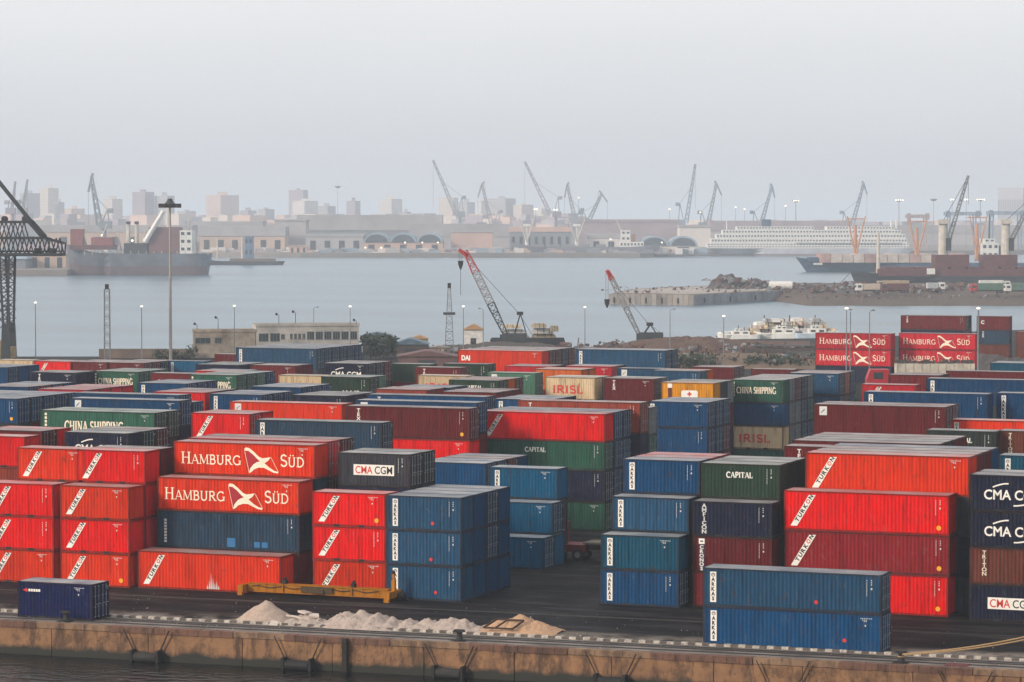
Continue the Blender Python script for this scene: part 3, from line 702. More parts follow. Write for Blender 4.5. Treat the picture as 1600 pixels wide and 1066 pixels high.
STK_POS = {}
def put_level(loc, spec, lvl, row, desc, ry=0.0):
    if spec[0] == '-': hidden(loc, spec[1:], random.randrange(4)); return
    w = spec.split(); ph = [PHR[k] for k in w[2:] if k in PHR][:1]
    col = WORD.get(w[0], w[0]); lab = ' '.join(x for x in (lvl, ORD[row], col, 'short' if w[1] == '20' else 'long', 'container') if x)
    if ph and row == 0: lab += ' with ' + ph[0]
    lab += ', ' + desc
    container(loc, spec, lab); NV[0] += 1
def S(key, desc, x, y, levels, rows=(), ref=None, tr=False, Y=None):
    """a stack: pixel of the top left (or right) front corner, specs from the top down; rows = stacks behind it"""
    levels = [l for l in levels]; szs = [(l[1:] if l[0] == '-' else l.split()[1]) for l in levels]
    zt = sum(HGT[s] for s in szs); L = LEN[szs[0]]
    p = at_z(x, y, zt)
    if ref: Y = STK_POS[ref[0]][1] + 2.5 * ref[1]
    if Y is not None:
        q = at_z(x, y, zt); d = ray(x, y); t = Y / d.y; p = Vector((d.x * t, Y, 0))
    X0 = p.x - (L if tr else 0); Y0 = p.y; STK_POS[key] = (X0, Y0, L, zt, x, y)
    for r, lv in enumerate([levels] + [list(q) for q in rows]):
        szs = [(l[1:] if l[0] == '-' else l.split()[1]) for l in lv]; z = sum(HGT[s] for s in szs)
        nm = LV.get(len(lv), ('top',) * 9)
        for i, l in enumerate(lv):
            z -= HGT[szs[i]]; Lc = LEN[szs[i]]
            loc = Vector((X0 + Lc/2 + random.uniform(-.04, .04) * (i > 0), Y0 + CW/2 + 2.5 * r + random.uniform(-.03, .03) * (i > 0), z))
            put_level(loc, l, nm[i] if len(lv) > 1 else '', r, desc)
# ------------------------------------------------------------------ front line of the yard
H3 = ['-20'] * 3
S('L1', 'left-edge stack beyond small deep-blue container', 83.4, 757.5, ['red 20 turkon v', 'red 20 turkon v', 'scarlet 20 turkon h'], tr=True, Y=201)
S('L1b', 'set back above left-edge stack', 26.4, 699.6, ['scarlet 20 turkon h'] + H3, ref=('L1', 1))
S('L0', 'partly cut by left picture edge', 39, 687.6, ['red 20', 'rust 20', '-20', '-20'], ref=('L1', 5), tr=True)
S('L2', 'stack left of long seabird pile', 93.6, 759.6, ['scarlet 20 turkon h', 'red 20 turkon h', 'scarlet 20 turkon h S'], Y=201)
S('L2b', 'set back left of seabird pile', 119.4, 705, ['red 20 turkon v', 'red 20', 'crimson 20', 'crimson 20'], ref=('L2', 1), rows=[['maroon 20', 'maroon 20', 'maroon 20', '-20']])
S('smallblue', 'standing alone beside quay kerb', 27, 907.6, ['deep_blue 20 d small_red h'])
S('D', 'on asphalt behind yellow lifting beam', 214.6, 859.8, ['scarlet 40H turkon h scrape'])
S('D1', 'middle of stepped seabird pile', 245.6, 748.5, ['scarlet 40 hamburg h', 'weathered_blue 40H vert patch v', 'maroon 40H'], ref=('D', 1))
S('D2', 'crest of stepped seabird pile', 271.5, 687, ['scarlet 40 hamburg h', 'weathered_blue 40', '-40H', '-40H'], ref=('D', 2))
S('D3', 'behind crest of seabird pile', 294, 676, ['red 40H d', 'maroon 40H d', '-40', '-40'], ref=('D', 3.5), rows=[['maroon 40H d', 'maroon 40H d', '-40', '-40']])
S('T', 'stack behind yellow lifting beam end', 487.8, 770.5, ['red 20 turkon h S', 'red 20 turkon v', 'scarlet 20 turkon h'], Y=203.2)
S('T1', 'above stack behind yellow beam end', 528, 710.2, ['slate 20 d cma_plate v', '-20', '-20', '-20'], ref=('T', 2), rows=[['black_green 20 d', '-20', '-20', '-20']])
S('B', 'block right of yellow lifting beam', 603.5, 775, ['steel 20 arkas v s', 'steel 20 arkas v s', 'steel 20 arkas v s'], Y=202.5,
  rows=[['blue 20'] * 3, ['steel 20 d', 'blue 20 d', 'blue 20'], ['blue 20'] * 3])
S('B3', 'low block behind dusty blue stacks', 656, 721, ['blue 20 d arkas', '-20', '-20'], rows=[['blue 20 d', '-20', '-20'], ['maroon 20 d', '-20', '-20'], ['blue 20', 'blue 20', '-20']])
S('M3', 'blue step stack left of lane', 764.2, 726.5, ['bright_blue 20 arkas h', '-20', '-20'], Y=228.5)
S('M2', 'second step left of lane', 863.5, 779.7, ['bright_blue 20 d arkas h', '-20'], Y=226, tr=True)
S('M1', 'lowest step left of lane', 849.5, 830.4, ['bright_blue 20 d h'], Y=223.5, tr=True, rows=[['bright_blue 20']])
S('C', 'front of stepped blue stack right of lane', 938.3, 837, ['teal 20 arkas h', 'blue 20 d arkas v'], Y=205.3)
S('C3', 'second step right of lane', 955.4, 781.7, ['steel 20 arkas v', '-20', '-20'], ref=('C', 1))
S('C4', 'top step right of lane', 973.2, 723.2, ['blue 20 arkas v', '-20', '-20', '-20'], ref=('C', 2), rows=[['crimson 20', '-20', '-20', '-20'], ['crimson 20', '-20', '-20', '-20']])
S('F', 'behind the quayside blue pair', 1081.5, 789, ['navy 20 amficon v', 'maroon 20 cronos v', 'maroon 20'], Y=206.5)
S('F4', 'left of long red stack', 1095, 728.9, ['dark_green 20 capital v', '-20', '-20', '-20'], ref=('F', 1), rows=[['black_green 20', 'navy 20', '-20', '-20'], ['black_green 20', 'navy 20', '-20', '-20']])
S('A', 'quayside pair against the kerb', 1098, 886.5, ['steel 40 d arkas v s', 'blue 40 d arkas h s'])
S('E', 'big red stack behind quayside pair', 1224.8, 773.9, ['red 40H turkon v S', 'dark_red 40H turkon v S', 'red 40H v S'], Y=207.5)
S('E4', 'crowning big red stack', 1258.4, 703.7, ['scarlet 40H turkon h', '-40H', '-40H', '-40'], ref=('E', 1), rows=[['maroon 40H', '-40H', '-40H', '-40'], ['maroon 40H', '-40H', '-40H', '-40'], ['blue 40H', '-40H', '-40H', '-40']])
S('G', 'stack cut by right picture edge', 1515.7, 743.3, ['navy 20 cma_big', 'navy 20 cma_big', 'brown 20 triton', 'navy 20 cma_plate'], Y=206.5, rows=[['navy 20', '-20', '-20', '-20']])
# ------------------------------------------------------------------ second field
B3 = ['-20'] * 3
def top(s): return [s] + ['-' + s.split()[1]] * 3
S('marL', 'left edge before the long green ones', 65.6, 673.8, top('maroon 20 d v'), rows=[top('red 20')], tr=True)
S('cmaL', 'before the nearest long green one', 100.4, 674.4, top('navy 20 cma_big v'), rows=[top('dark_green 20 d'), top('maroon 20 d')])
S('china40', 'nearest green row at left', 62.5, 640.4, ['green 40 d china h', 'green 40 d', '-40', '-40'], rows=[['green 40 d', '-40', '-40', '-40']])
S('f', 'just behind nearest long green one', 109.3, 621.8, ['blue 40 d square h', '-40H', '-40', '-40'], rows=[top('blue 40 d')])
S('g', 'second blue roof behind nearest green one', 114, 613.5, ['blue 40 d h', '-40H', '-40', '-40'])
S('bluL', 'block at left edge behind maroon ends', 27.8, 623, top('blue 40 d v S'), rows=[top('blue 40 d') for _ in range(4)], tr=True)
S('h', 'red roofed block near left edge', 58.8, 607.4, top('crimson 20'), rows=[top('crimson 20'), top('crimson 20'), top('crimson 20')])
S('i', 'grey-roofed block at left edge', 44.3, 604.7, top('blue 20 d'), rows=[top('maroon 20 d'), top('blue 20 d'), top('blue 20')], tr=True)
S('j', 'green block beyond left blue roofs', 146, 579.5, ['green 20 d china h', 'green 20', '-20', '-20'], rows=[top('pale_green 20 d'), top('green 20 d')])
S('k', 'beside far green block at left', 47, 581, top('navy 20 textainer h'), rows=[top('navy 20')])
S('l', 'dark-roofed block at far left edge', 12.4, 574, top('blue 20 d'), rows=[top('blue 20'), top('blue 20')], tr=True)
R3 = lambda s: [s, '-20', '-20']
S('mw', 'far left row below the mast', 52.0, 563, R3('cream 20'), tr=True)
S('m', 'far left row beside cream one', 53, 564, R3('red 20 turkon'), rows=[R3('maroon 20')])
S('m2', 'far left row under lattice mast', 109, 565, R3('maroon 20 h'), rows=[R3('maroon 20 d'), R3('maroon 20 d')])
S('m3', 'far row beneath tall floodlight mast', 166, 566, R3('maroon 20 d h'), rows=[R3('maroon 20 d'), R3('navy 20 d'), R3('maroon 20 d')])
S('n', 'far row before the low building', 262, 563.5, R3('bright_blue 20 arkas'))
S('o', 'between the two small green blocks', 235, 582.6, top('maroon 20 k_c'))
S('q', 'below the two small green blocks', 214.5, 597.7, top('blue 20 d arkas'), rows=[top('blue 20 d'), top('blue 20 d')])
S('pr', 'pink-roofed block behind long blue roofs', 321, 613.5, ['red 20', 'red 20', '-20', '-20'], rows=[top('maroon 20'), top('maroon 20')], tr=True)
S('china3', 'green block right of maroon one', 297, 584.7, top('green 20 d china h'), rows=[top('green 20 d'), top('pale_green 20 d'), top('blue 20 d')])
S('red6', 'thin red roof behind right green block', 303.4, 579.0, top('red 20'), rows=[top('blue 20 d')])
S('navy3', 'dark block in front of low building', 305.5, 569, top('navy 20'), rows=[top('navy 20 d'), top('navy 20 d')])
S('arkas11', 'beside pink-roofed block', 327, 615, ['blue 20 d arkas v', 'blue 20', '-20', '-20'], rows=[top('blue 20 d'), top('blue 20 d')])
S('turk16', 'behind crest of seabird pile at left', 298.7, 644.5, ['red 20 d turkon v', 'red 20', '-20', '-20'], rows=[top('red 20')])
S('red13', 'orange roof left of long maroon one', 359, 634.2, top('scarlet 40 square h'), Y=262)
S('blue17', 'dark blue behind crest of seabird pile', 398.3, 655.4, ['weathered_blue 40H d arkas v', 'weathered_blue 40 d', '-40', '-40'])
S('navyX', 'dark block left of long blue roofs', 456, 616.6, top('navy 20 orange_x v'), rows=[top('navy 20'), top('navy 20')])
S('bl4', 'blue roofs behind dark block', 392, 603.5, top('blue 20 d'), rows=[top('blue 20 d'), top('blue 20 d')])
S('mar14', 'long block behind the small plate container', 540.6, 635.2, ['maroon 40H d textainer v S', 'red 40H h', '-40H', '-40'], Y=247)
S('bl15a', 'first blue roof behind long maroon one', 555, 627, ['blue 40H d square', '-40H', '-40H', '-40H'], Y=250.5)
S('bl15b', 'second blue roof behind long maroon one', 573.6, 616.6, ['blue 40H d textainer', '-40H', '-40H', '-40H'], Y=259)
S('pk', 'pink roofs behind long blue roofs', 690, 611.5, top('maroon 20'), rows=[top('maroon 20'), top('maroon 20')])
S('pk2', 'pale pink roof behind dark block', 586, 607.5, top('rust 20'), rows=[top('rust 20')])
S('st9', 'blue strip below middle cream one', 621, 604.0, top('blue 20 d square'), rows=[top('blue 20')])
S('turk40', 'tall block behind the lane', 750, 642, ['red 40 turkon h', 'green 40 d capital v', 'navy 40H d v', 'green 40 d h'], rows=[['blue 40 d', 'blue 40 d', 'blue 40 d', '-40H'], ['blue 40 d', 'blue 40 d', 'blue 40 d', '-40H']])
S('gb', 'grey-roofed block behind tall lane block', 771.8, 622.8, top('blue 20 arkas'), rows=[top('blue 20'), top('navy 20')])
S('tex', 'rusty block behind tall lane block', 809, 624.9, ['rust 40H d textainer v', '-40H', '-40', '-40H'], rows=[['grey 40 d', 'green 40 d', 'maroon 40 d', '-40H']])
S('arkD', 'blue tower behind the stepped stack', 1014.7, 626.7, ['blue 20 d arkas_edge h', 'blue 20 d arkas_edge v', 'blue 20 arkas_edge', '-20'],
  rows=[['blue 20 d', 'blue 20 d', 'maroon 20 d', '-20'], ['blue 20 d', 'maroon 20 d', 'maroon 20 d', '-20']])
S('china20', 'tower beside the blue tower', 1142.4, 597.7, ['green 20 china h', 'blue 20 h', 'cream 20 irisl', 'green 20'], Y=318,
  rows=[['grey 20 d', 'grey 20 d', 'grey 20 d', '-20'], ['maroon 20 d', 'grey 20 d', 'grey 20 d', '-20'], ['navy 20 d', 'blue 20 d', 'blue 20 d', '-20'], ['grey 20 d', 'green 20 d', 'blue 20 d', '-20']])
S('yel', 'beside green-topped tower', 1033.2, 597.2, top('yellow 20 cross'), rows=[top('slate 20'), top('grey 20')])
S('mar8', 'between cream and yellow ones', 943, 590.6, top('maroon 20 d textainer h'), rows=[top('grey 20 d')])
S('irisl3', 'right cream container of far row', 851.9, 588.8, top('cream 20 irisl'), rows=[top('cream 20')])
S('gsq', 'left of right cream container', 836.8, 584.7, top('pale_green 20 d square h'), tr=True, Y=322)
S('cap2', 'in front of middle cream container', 701.3, 593, top('dark_green 20 d capital v'), rows=[top('orange 20'), top('maroon 20 d')])
S('irisl2', 'middle cream container of far row', 652.8, 586, top('cream 20 irisl'))
S('irisl1', 'left cream container of far row', 435, 585.7, top('cream 20 irisl'))
S('anvis', 'right of left cream container', 501.4, 588, top('dark_green 20 d anvis v'), rows=[top('pale_green 20 d')])
S('orange', 'above right cream container', 834.7, 576.4, top('orange 20'), rows=[top('orange 20')])
S('red5', 'below long red far block', 788.3, 571.3, top('crimson 20'), rows=[top('navy 20')])
S('cai', 'left of far crimson one', 763.6, 569.2, top('dark_green 20 d v'), tr=True)
S('marT', 'above middle cream container', 648, 573.3, top('maroon 20 d textainer v'))
S('grnB', 'beside the green bush', 611, 568, R3('dark_green 20'))
S('cma2', 'below the low building', 505.5, 567, top('navy 20 d cma_big h'), rows=[top('slate 20 d'), top('maroon 20 d')])
S('r2_4', 'under long blue far block', 392, 570, top('maroon 20 h'), rows=[top('maroon 20')])
S('bigblue', 'far block before low building', 368.4, 542.8, ['steel 40H d arkas v', '-40', '-40', '-40'], rows=[['steel 40H d', '-40', '-40', '-40'] for _ in range(5)])
S('mar2', 'maroon roof left of far blue block', 335, 553, R3('maroon 20'))
S('dai', 'far block below lattice crane', 715.1, 546.5, ['scarlet 40H dai h', '-40', '-40', '-40'], rows=[['maroon 40H d', '-40', '-40', '-40'], ['maroon 40H d', '-40', '-40', '-40'], ['weathered_blue 40H d', '-40', '-40', '-40'], ['maroon 40H d', '-40', '-40', '-40']])
S('blueback', 'far block below small lattice crane', 899, 545.4, ['steel 40H d arkas v S', '-40H', '-40H', '-40H'], rows=[['steel 40H d', '-40H', '-40H', '-40H']])
S('red2', 'under far blue block', 957, 572.8, top('crimson 20 d h'), tr=True, rows=[top('navy 20')])
S('bl3a', 'left small blue under far blue block', 964.3, 575, top('steel 20 square'))
S('bl3b', 'right small blue under far blue block', 1018.9, 578.7, top('steel 20 d v'), rows=[top('orange 20')])
S('mar4', 'behind yellow one toward brown mound', 1147, 574, R3('maroon 20 d k_c'), tr=True, rows=[R3('maroon 20 d')])
S('mar5', 'behind green-topped tower', 1173.3, 576.3, R3('maroon 20 k_c'))
S('bl6', 'blue tower right of green-topped tower', 1232.2, 582.4, ['steel 20 d square h', 'steel 20 d', '-20', '-20'], rows=[['orange 20 d', 'brown 20 d', '-20', '-20'], ['blue 20 d', 'blue 20 d', '-20', '-20']])
S('mar12', 'big block above crown of red stack', 1271.2, 631.2, ['maroon 40H d square v S', '-40H', '-40H', '-40H'], rows=[['maroon 40H d', '-40H', '-40H', '-40H']])
S('ark10', 'first long blue right of big maroon', 1349.3, 611.7, ['blue 40H arkas v', '-40H', '-40H', '-40H'])
S('ark11', 'second long blue cut by right edge', 1556.6, 613.7, ['blue 40H arkas', '-40H', '-40H', '-40H'])
S('ark8', 'long blue behind first long blue', 1446.8, 591, ['blue 40H arkas', '-40', '-40', '-40H'])
S('rstrip', 'red tip behind first long blue', 1345.6, 600, top('crimson 20 turkon'))
S('mar7', 'pinkish roof below truck cab', 1388, 585, top('maroon 20'), rows=[top('maroon 20')])
S('ro13', 'orange one cut by right edge', 1482.2, 648.8, ['scarlet 40 arkas', '-40', '-40', '-40'], Y=262)
S('cap14', 'dark one before orange one', 1446.8, 671.5, top('black_green 20 capital v'))
S('tri15', 'brown one at right edge', 1559.5, 672.7, top('brown 20 triton'))
S('ark16', 'blue one at right edge', 1560, 705.6, top('teal 20 arkas'), Y=224)
S('mar17', 'left of crowning red one', 1224.9, 700.7, top('maroon 20 textainer'), Y=227)
S('mar18', 'flat maroon roof behind crowning red', 1238, 691, ['maroon 40', '-40', '-40', '-40'], Y=233, rows=[top('slate 40'), top('maroon 40'), top('maroon 40')])
S('mar19', 'maroon strip far right', 1478, 581.5, top('maroon 40'), Y=345)
S('tl1', 'teal roof far right', 1547, 569.5, top('teal 40'), Y=366, rows=[top('teal 40')])
# ------------------------------------------------------------------ far right blocks
S('sudA', 'left far seabird pair', 1274, 519.8, ['crimson 40 hamburg h', 'crimson 40 hamburg h', '-40', '-40'])
S('sudB', 'right far seabird pair', 1404.6, 520.2, ['crimson 40 hamburg h', 'crimson 40 hamburg h', '-40', '-40'])
S('marTop', 'highest far block on right', 1407.3, 492.7, ['maroon 40 d textainer v', 'navy 40 d', 'maroon 40', '-40'], rows=[['navy 40', '-40', '-40', '-40']])
S('marTop2', 'far block at right edge', 1526, 493.9, ['maroon 20 k_c', 'weathered_blue 20 textainer', 'brown 20', '-20'])
S('marTop3', 'far right edge block behind mast', 1587, 518, ['brown 20', 'brown 20', '-20'])
# ================================================================== middle ground
steel_d = plain('dark_crane_steel', (.035, .040, .045), .7, .3, 1); steel_g = plain('grey_steel', (.20, .21, .22), .6, .3, 1)
lampm = glow('lamp_glow', (1.0, .84, .62), 2.5); conc = plain('weathered_concrete', (.30, .27, .23), .9, .45, .5); dkglass = plain('dark_glass', (.03, .045, .05), .25, .3, 1, .5)
RZ = TH
def base(x, D, z=0.0): return at_d(x, D, z)
def P2(D):                       # photo pixel -> local (right, up) metres of a thing standing at depth D, pixel column xb
    s = D / FPX
    return lambda x, y, xb: ((x - xb) * s, 0.0, zpx(y, D))
def thing(name, x, D, lab, cat, group=None, z=0.0, rz=0.0):
    e = empty(name, base(x, D, z), RZ + rz); return tag(e, lab, cat, group)
# truck and flat trailer in the lane
p0 = at_z(900, 872, 0); tk = empty('terminal_tractor', Vector((p0.x, 231.5, 0)), 0); tag(tk, 'dark red terminal tractor with white roof lamps in the lane', 'tractor')
rdm = plain('tractor_red', (.14, .016, .018), .5, .4, 2)
g = MB(); g.box(-2.2, 1.6, -1.15, 1.15, .75, 1.35); g.build('chassis', rdm, tk)
g = MB(); g.box(-2.1, -.6, -1.1, 1.1, 1.36, 1.75); g.box(-2.1, -1.98, -1.1, 1.1, 1.75, 3.0); g.box(-.72, -.6, -1.1, 1.1, 1.75, 3.0); g.box(-2.15, -.55, -1.15, 1.15, 3.0, 3.14); g.build('cab', rdm, tk)
g = MB(); g.box(-1.97, -.73, -1.06, 1.06, 1.76, 2.98); g.build('window', dkglass, tk)
for x in (-2.0, -1.4, -.8):
    g = MB(); g.box(x-.16, x+.16, -1.1, -.75, 3.15, 3.42); g.build('roof_lamp', white, tk)
g = MB(); g.box(-.5, -.25, -1.35, -1.2, 2.1, 2.9); g.build('mirror', white, tk)
def wheels(par, xs, y, r, w=.35):
    for x in xs:
        for s in (-1, 1):
            g = MB(); g.tube((x, s*y - w/2, r), (x, s*y + w/2, r), r, r, 14); wo = g.build('wheel', rub, par)
            g = MB(); g.tube((x, s*y - w/2 - .01, r), (x, s*y + w/2 + .01, r), r*.5, r*.5, 10); g.build('rim', steel_g, wo)
wheels(tk, (-1.5, .9), 1.0, .52)
tl = empty('flat_trailer', Vector((p0.x + 7.6, 231.5, 0)), 0); tag(tl, 'flat container trailer coupled behind the red tractor', 'trailer')
g = MB(); g.box(-6.2, 6.0, -1.22, 1.22, 1.42, 1.58); g.build('deck', plain('trailer_deck', (.22, .19, .14), .9, .5, 1), tl)
g = MB(); g.box(-6.0, 6.0, -.5, -.32, .95, 1.415); g.box(-6.0, 6.0, .32, .5, .95, 1.415); g.build('beam', steel_d, tl); wheels(tl, (3.4, 4.7), .95, .5)

# big dockside gantry cut by the left edge
D = 560; e = thing('gantry_crane', 8, D, 'dark lattice gantry crane cut by the left picture edge', 'crane'); f = P2(D); s = D/FPX
L = lambda x, y, d=0: Vector(((x - 8)*s, d, zpx(y, D)))
g = MB()
for dy in (-2.2, 2.2):
    for a, b, w in (((-70,398),(99,398),.55), ((-70,372),(70,372),.5), ((70,372),(100,380),.3), ((100,380),(99,398),.25), ((-70,347),(48,347),.5), ((48,347),(70,372),.5)):
        g.bar(L(*a, dy), L(*b, dy), w)
    for k in range(-5, 7):
        x = k*14; g.bar(L(x, 398, dy), L(x+7, 372, dy), .22); g.bar(L(x+7, 372, dy), L(x+14, 398, dy), .22)
        if x < 40: g.bar(L(x, 372, dy), L(x+7, 347, dy), .2); g.bar(L(x+7, 347, dy), L(x+14, 372, dy), .2)
for x, y in ((-60,398),(-30,398),(0,398),(30,398),(60,398),(99,398),(-30,372),(30,372),(70,372),(100,380),(-40,347),(0,347),(48,347)): g.bar(L(x,y,-2.2), L(x,y,2.2), .3)
g.build('boom', steel_d, e)
g = MB()
for k in range(18): g.box(*sorted(((-70 + k*9.4 - 8)*s, (-70 + k*9.4 - 1)*s)), -1.6, 1.6, zpx(394, D), zpx(391.5, D))
g.build('walkway', steel_d, e)
g = MB()
for dy in (-1.5, 1.5): g.bar(L(-40, 235, dy), L(48, 345, dy), .35); g.bar(L(48, 345, dy), L(70, 370, dy), .6)
g.build('tie_bar', steel_d, e)
for x in (8, 40): 
    g = MB(); g.box((x-8)*s-.5, (x-8)*s+.5, -.9, .9, zpx(346, D), zpx(340, D)); g.tube(((x-8)*s, -1, zpx(341, D)), ((x-8)*s, 1, zpx(341, D)), .42, .42, 10); g.build('sheave', steel_d, e)
for x in (60, 82):
    g = MB(); g.box((x-8)*s-.6, (x-8)*s+.6, -1.2, 1.2, zpx(396, D), zpx(388, D)); g.build('trolley', steel_d, e)
g = MB()
for dy in (-3.5, 3.5):
    for x in (-60, -48, 4, 19): g.bar(L(x, 396, dy), L(x+(6 if x < 8 else -3), 515, dy), .42)
    for k in range(8):
        y0 = 400 + 14*k; g.bar(L(4, y0, dy), L(18, y0+14, dy), .16); g.bar(L(18, y0, dy), L(4, y0+14, dy), .16); g.bar(L(2, y0, dy), L(20, y0, dy), .18)
        g.bar(L(-58, y0, dy), L(-46, y0+14, dy), .16)
for y in (430, 478, 515):
    g.bar(L(12, y, -3.5), L(12, y, 3.5), .3); g.bar(L(-52, y, -3.5), L(-52, y, 3.5), .3)
g.build('leg', steel_d, e)
g = MB()
for dy in (-3.5, 3.5):
    g.prism([((5-8)*s, 0), ((21-8)*s, 0), ((18-8)*s, zpx(505, D)), ((8-8)*s, zpx(505, D))], dy-.5, dy+.5)
    g.prism([((-60-8)*s, 0), ((-44-8)*s, 0), ((-47-8)*s, zpx(505, D)), ((-57-8)*s, zpx(505, D))], dy-.5, dy+.5)
g.build('bogie', steel_d, e)
g = MB(); g.box((-2-8)*s, (22-8)*s, -2, 2, zpx(560, D), zpx(542, D)); g.box((-1-8)*s, (10-8)*s, -1.5, 1.5, zpx(542, D), zpx(532, D)); g.build('machine_house', plain('sand_paint', (.30, .22, .11), .8), e)

# low dock building with rooftop floodlights
D = 600; s = D/FPX; e = thing('dock_building', 398, D, 'long weathered two-storey dock building with floodlights on its roof', 'building')
wm = plain('tan_plaster', (.34, .285, .225), .9, .5, .35); wg = plain('pale_plaster', (.46, .43, .39), .9, .35, .3)
# tan wing runs left and away, pale wing runs right and away: footprint as two angled blocks meeting at the corner
def wing(x0, x1, d0, d1, thick, ytop0, nm, mat):
    a = Vector(((x0-398)*s, d0, 0)); b = Vector(((x1-398)*s, d1, 0)); n = (b - a).normalized(); nn = Vector((-n.y, n.x, 0))
    o = empty(nm, a, math.atan2(n.y, n.x)); o.parent = e; Lw = (b - a).length; hz = zpx(ytop0, D)
    g = MB(); g.box(0, Lw, 0, thick, 0, hz); g.box(-.15, Lw+.15, -.12, -.001, hz-.35, hz+.25); w = g.build('wall', mat, o)
    g = MB(); g.box(-.1, Lw+.1, .2, thick-.2, hz+.002, hz+.08); g.build('roof', conc, o); return o, Lw, hz
w1, l1, h1 = wing(302, 398, -.5, 1.0, 9, 516.5, 'wing', wm); w2, l2, h2 = wing(399, 559, 1.0, 4.5, 9, 508, 'wing', wg)
def window(par, x0, x1, z0, z1):
    g = MB(); g.box(x0, x1, -.03, .0, z0, z1); w = g.build('window', dkglass, par)
    g = MB(); g.box(x0-.06, x1+.06, -.09, -.031, z0-.1, z0); g.box(x0-.06, x1+.06, -.09, -.031, z1, z1+.08)
    for k in range(1, 3): g.box(x0+(x1-x0)*k/3-.03, x0+(x1-x0)*k/3+.03, -.06, -.031, z0, z1)
    g.build('frame', steel_g, w)
for a, b in ((.4, 3.4), (4.4, 5.6)): window(w1, a, b, h1-2.6, h1-1.5)
for k in range(2): window(w2, .6+2.3*k, 2.5+2.3*k, h2-3.3, h2-1.8)
window(w2, 5.1, 5.8, h2-2.9, h2-2.0)
for k in range(4): window(w2, 6.9+.85*k, 7.4+.85*k, h2-2.9, h2-1.9)
for k in range(6): window(w2, 10.4+1.75*k, 11.8+1.75*k, h2-3.0, h2-1.5)
for i, (x, y) in enumerate(((339, 496), (434, 491), (460, 487), (306, 506), (555, 500))):
    fl = thing('roof_floodlight', x+1.5, D+2.5, ('first', 'second', 'tallest', 'leftmost', 'rightmost')[i] + ' dark floodlight post on dock building roof', 'floodlight', 'floodlights on the dock building roof', z=min(h1, h2) if i in (0, 3) else h2)
    zt = zpx(y, D+2.5) - fl.location.z
    g = MB(); g.tube((0, 0, 0), (0, 0, zt-.2), .07, .06, 6); g.bar((0, 0, zt-.2), (-.35, 0, zt), .06); g.build('post', iron, fl)
    g = MB(); g.prism([(-.75, zt-.15), (-.3, zt-.30), (-.22, zt+.1), (-.6, zt+.3)], -.3, .3); g.build('lamp_head', iron, fl)
e = thing('brick_wall', 228, 598, 'low brown wall left of the dock building', 'wall'); bw = plain('brown_render', (.17, .125, .10), .9, .4, .4); s = 598/FPX
g = MB(); g.box(-74*s, 74*s, -.2, .2, 0, zpx(546, 598)); g.build('wall_body', bw, e); g = MB(); g.box(-74*s, 74*s, -.28, .28, zpx(546, 598)+.002, zpx(546, 598)+.15); g.build('coping', conc, e)

# trees and scrub: leaf cards spread through clumps
leafm = plain('leaf_green', (.045, .085, .030), .8, .4, 2); leafd = plain('leaf_dark', (.030, .050, .026), .8, .4, 2); bark = plain('bark', (.06, .045, .035), .9)
def tree(x, D, w, h, lab, mat, n=900, z0=0, grp=None, trunk=.35, seed=1, cat='tree', nm='tree'):
    rd = random.Random(seed); e = thing(nm, x, D, lab, cat, grp, z=z0)
    g = MB(); g.tube((0, 0, 0), (.05*w, 0, h*trunk), .035*w+.04, .02*w+.03, 7)
    for k in range(5):
        a = rd.uniform(0, 6.28); g.tube((.05*w, 0, h*trunk*.9), (.3*w*math.cos(a), .3*w*math.sin(a), h*rd.uniform(.5, .8)), .015*w+.02, .01, 5)
    g.build('trunk', bark, e)
    cl = [(rd.uniform(-.38, .38)*w, rd.uniform(-.38, .38)*w, h*rd.uniform(trunk*.8, .86), rd.uniform(.14, .26)*w) for _ in range(16)]
    g = MB()
    for k in range(n):
        cx, cy_, cz, r = rd.choice(cl); d = Vector((rd.gauss(0, 1), rd.gauss(0, 1), rd.gauss(0, .8))).normalized() * r * rd.uniform(.5, 1.05)
        c = Vector((cx, cy_, cz)) + d; ss = rd.uniform(.03, .065) * w
        u = Vector((rd.gauss(0, 1), rd.gauss(0, 1), rd.gauss(0, 1))).normalized(); v = u.orthogonal().normalized()
        g.add([c-u*ss, c-v*ss*.6, c+u*ss, c+v*ss*.6], [(0, 1, 2, 3)])
    g.build('crown', mat, e); return e
tree(590, 596, 7.6, 4.7, 'round green tree beside the dock building', leafd, 1800, seed=3, trunk=.2)
for i, (x, y, w, h, m) in enumerate(((258, 541, 5, 2.2, leafd), (286, 538, 5, 2.8, leafd), (1090, 566, 7, 2.4, leafd), (1180, 560, 6, 2.0, leafd), (1225, 562, 7, 2.2, leafd), (1290, 575, 7, 2.6, leafd), (1060, 556, 5, 2, leafd), (1500, 572, 8, 2.6, leafd))):
    DD = 585 if x < 400 else 560
    tree(x, DD, w, h, ('dark bush behind the brown wall', 'dark bush left of the dock building corner', 'green bush under the brown mound', 'green bush behind green-topped tower', 'green bush near white boats', 'green bush below left far seabird pair', 'dark bush beside far blue block', 'green bush below right far seabird pair')[i], m, 500, grp='bushes along the back of the yard', seed=20+i, trunk=.15, cat='bush', nm='bush')

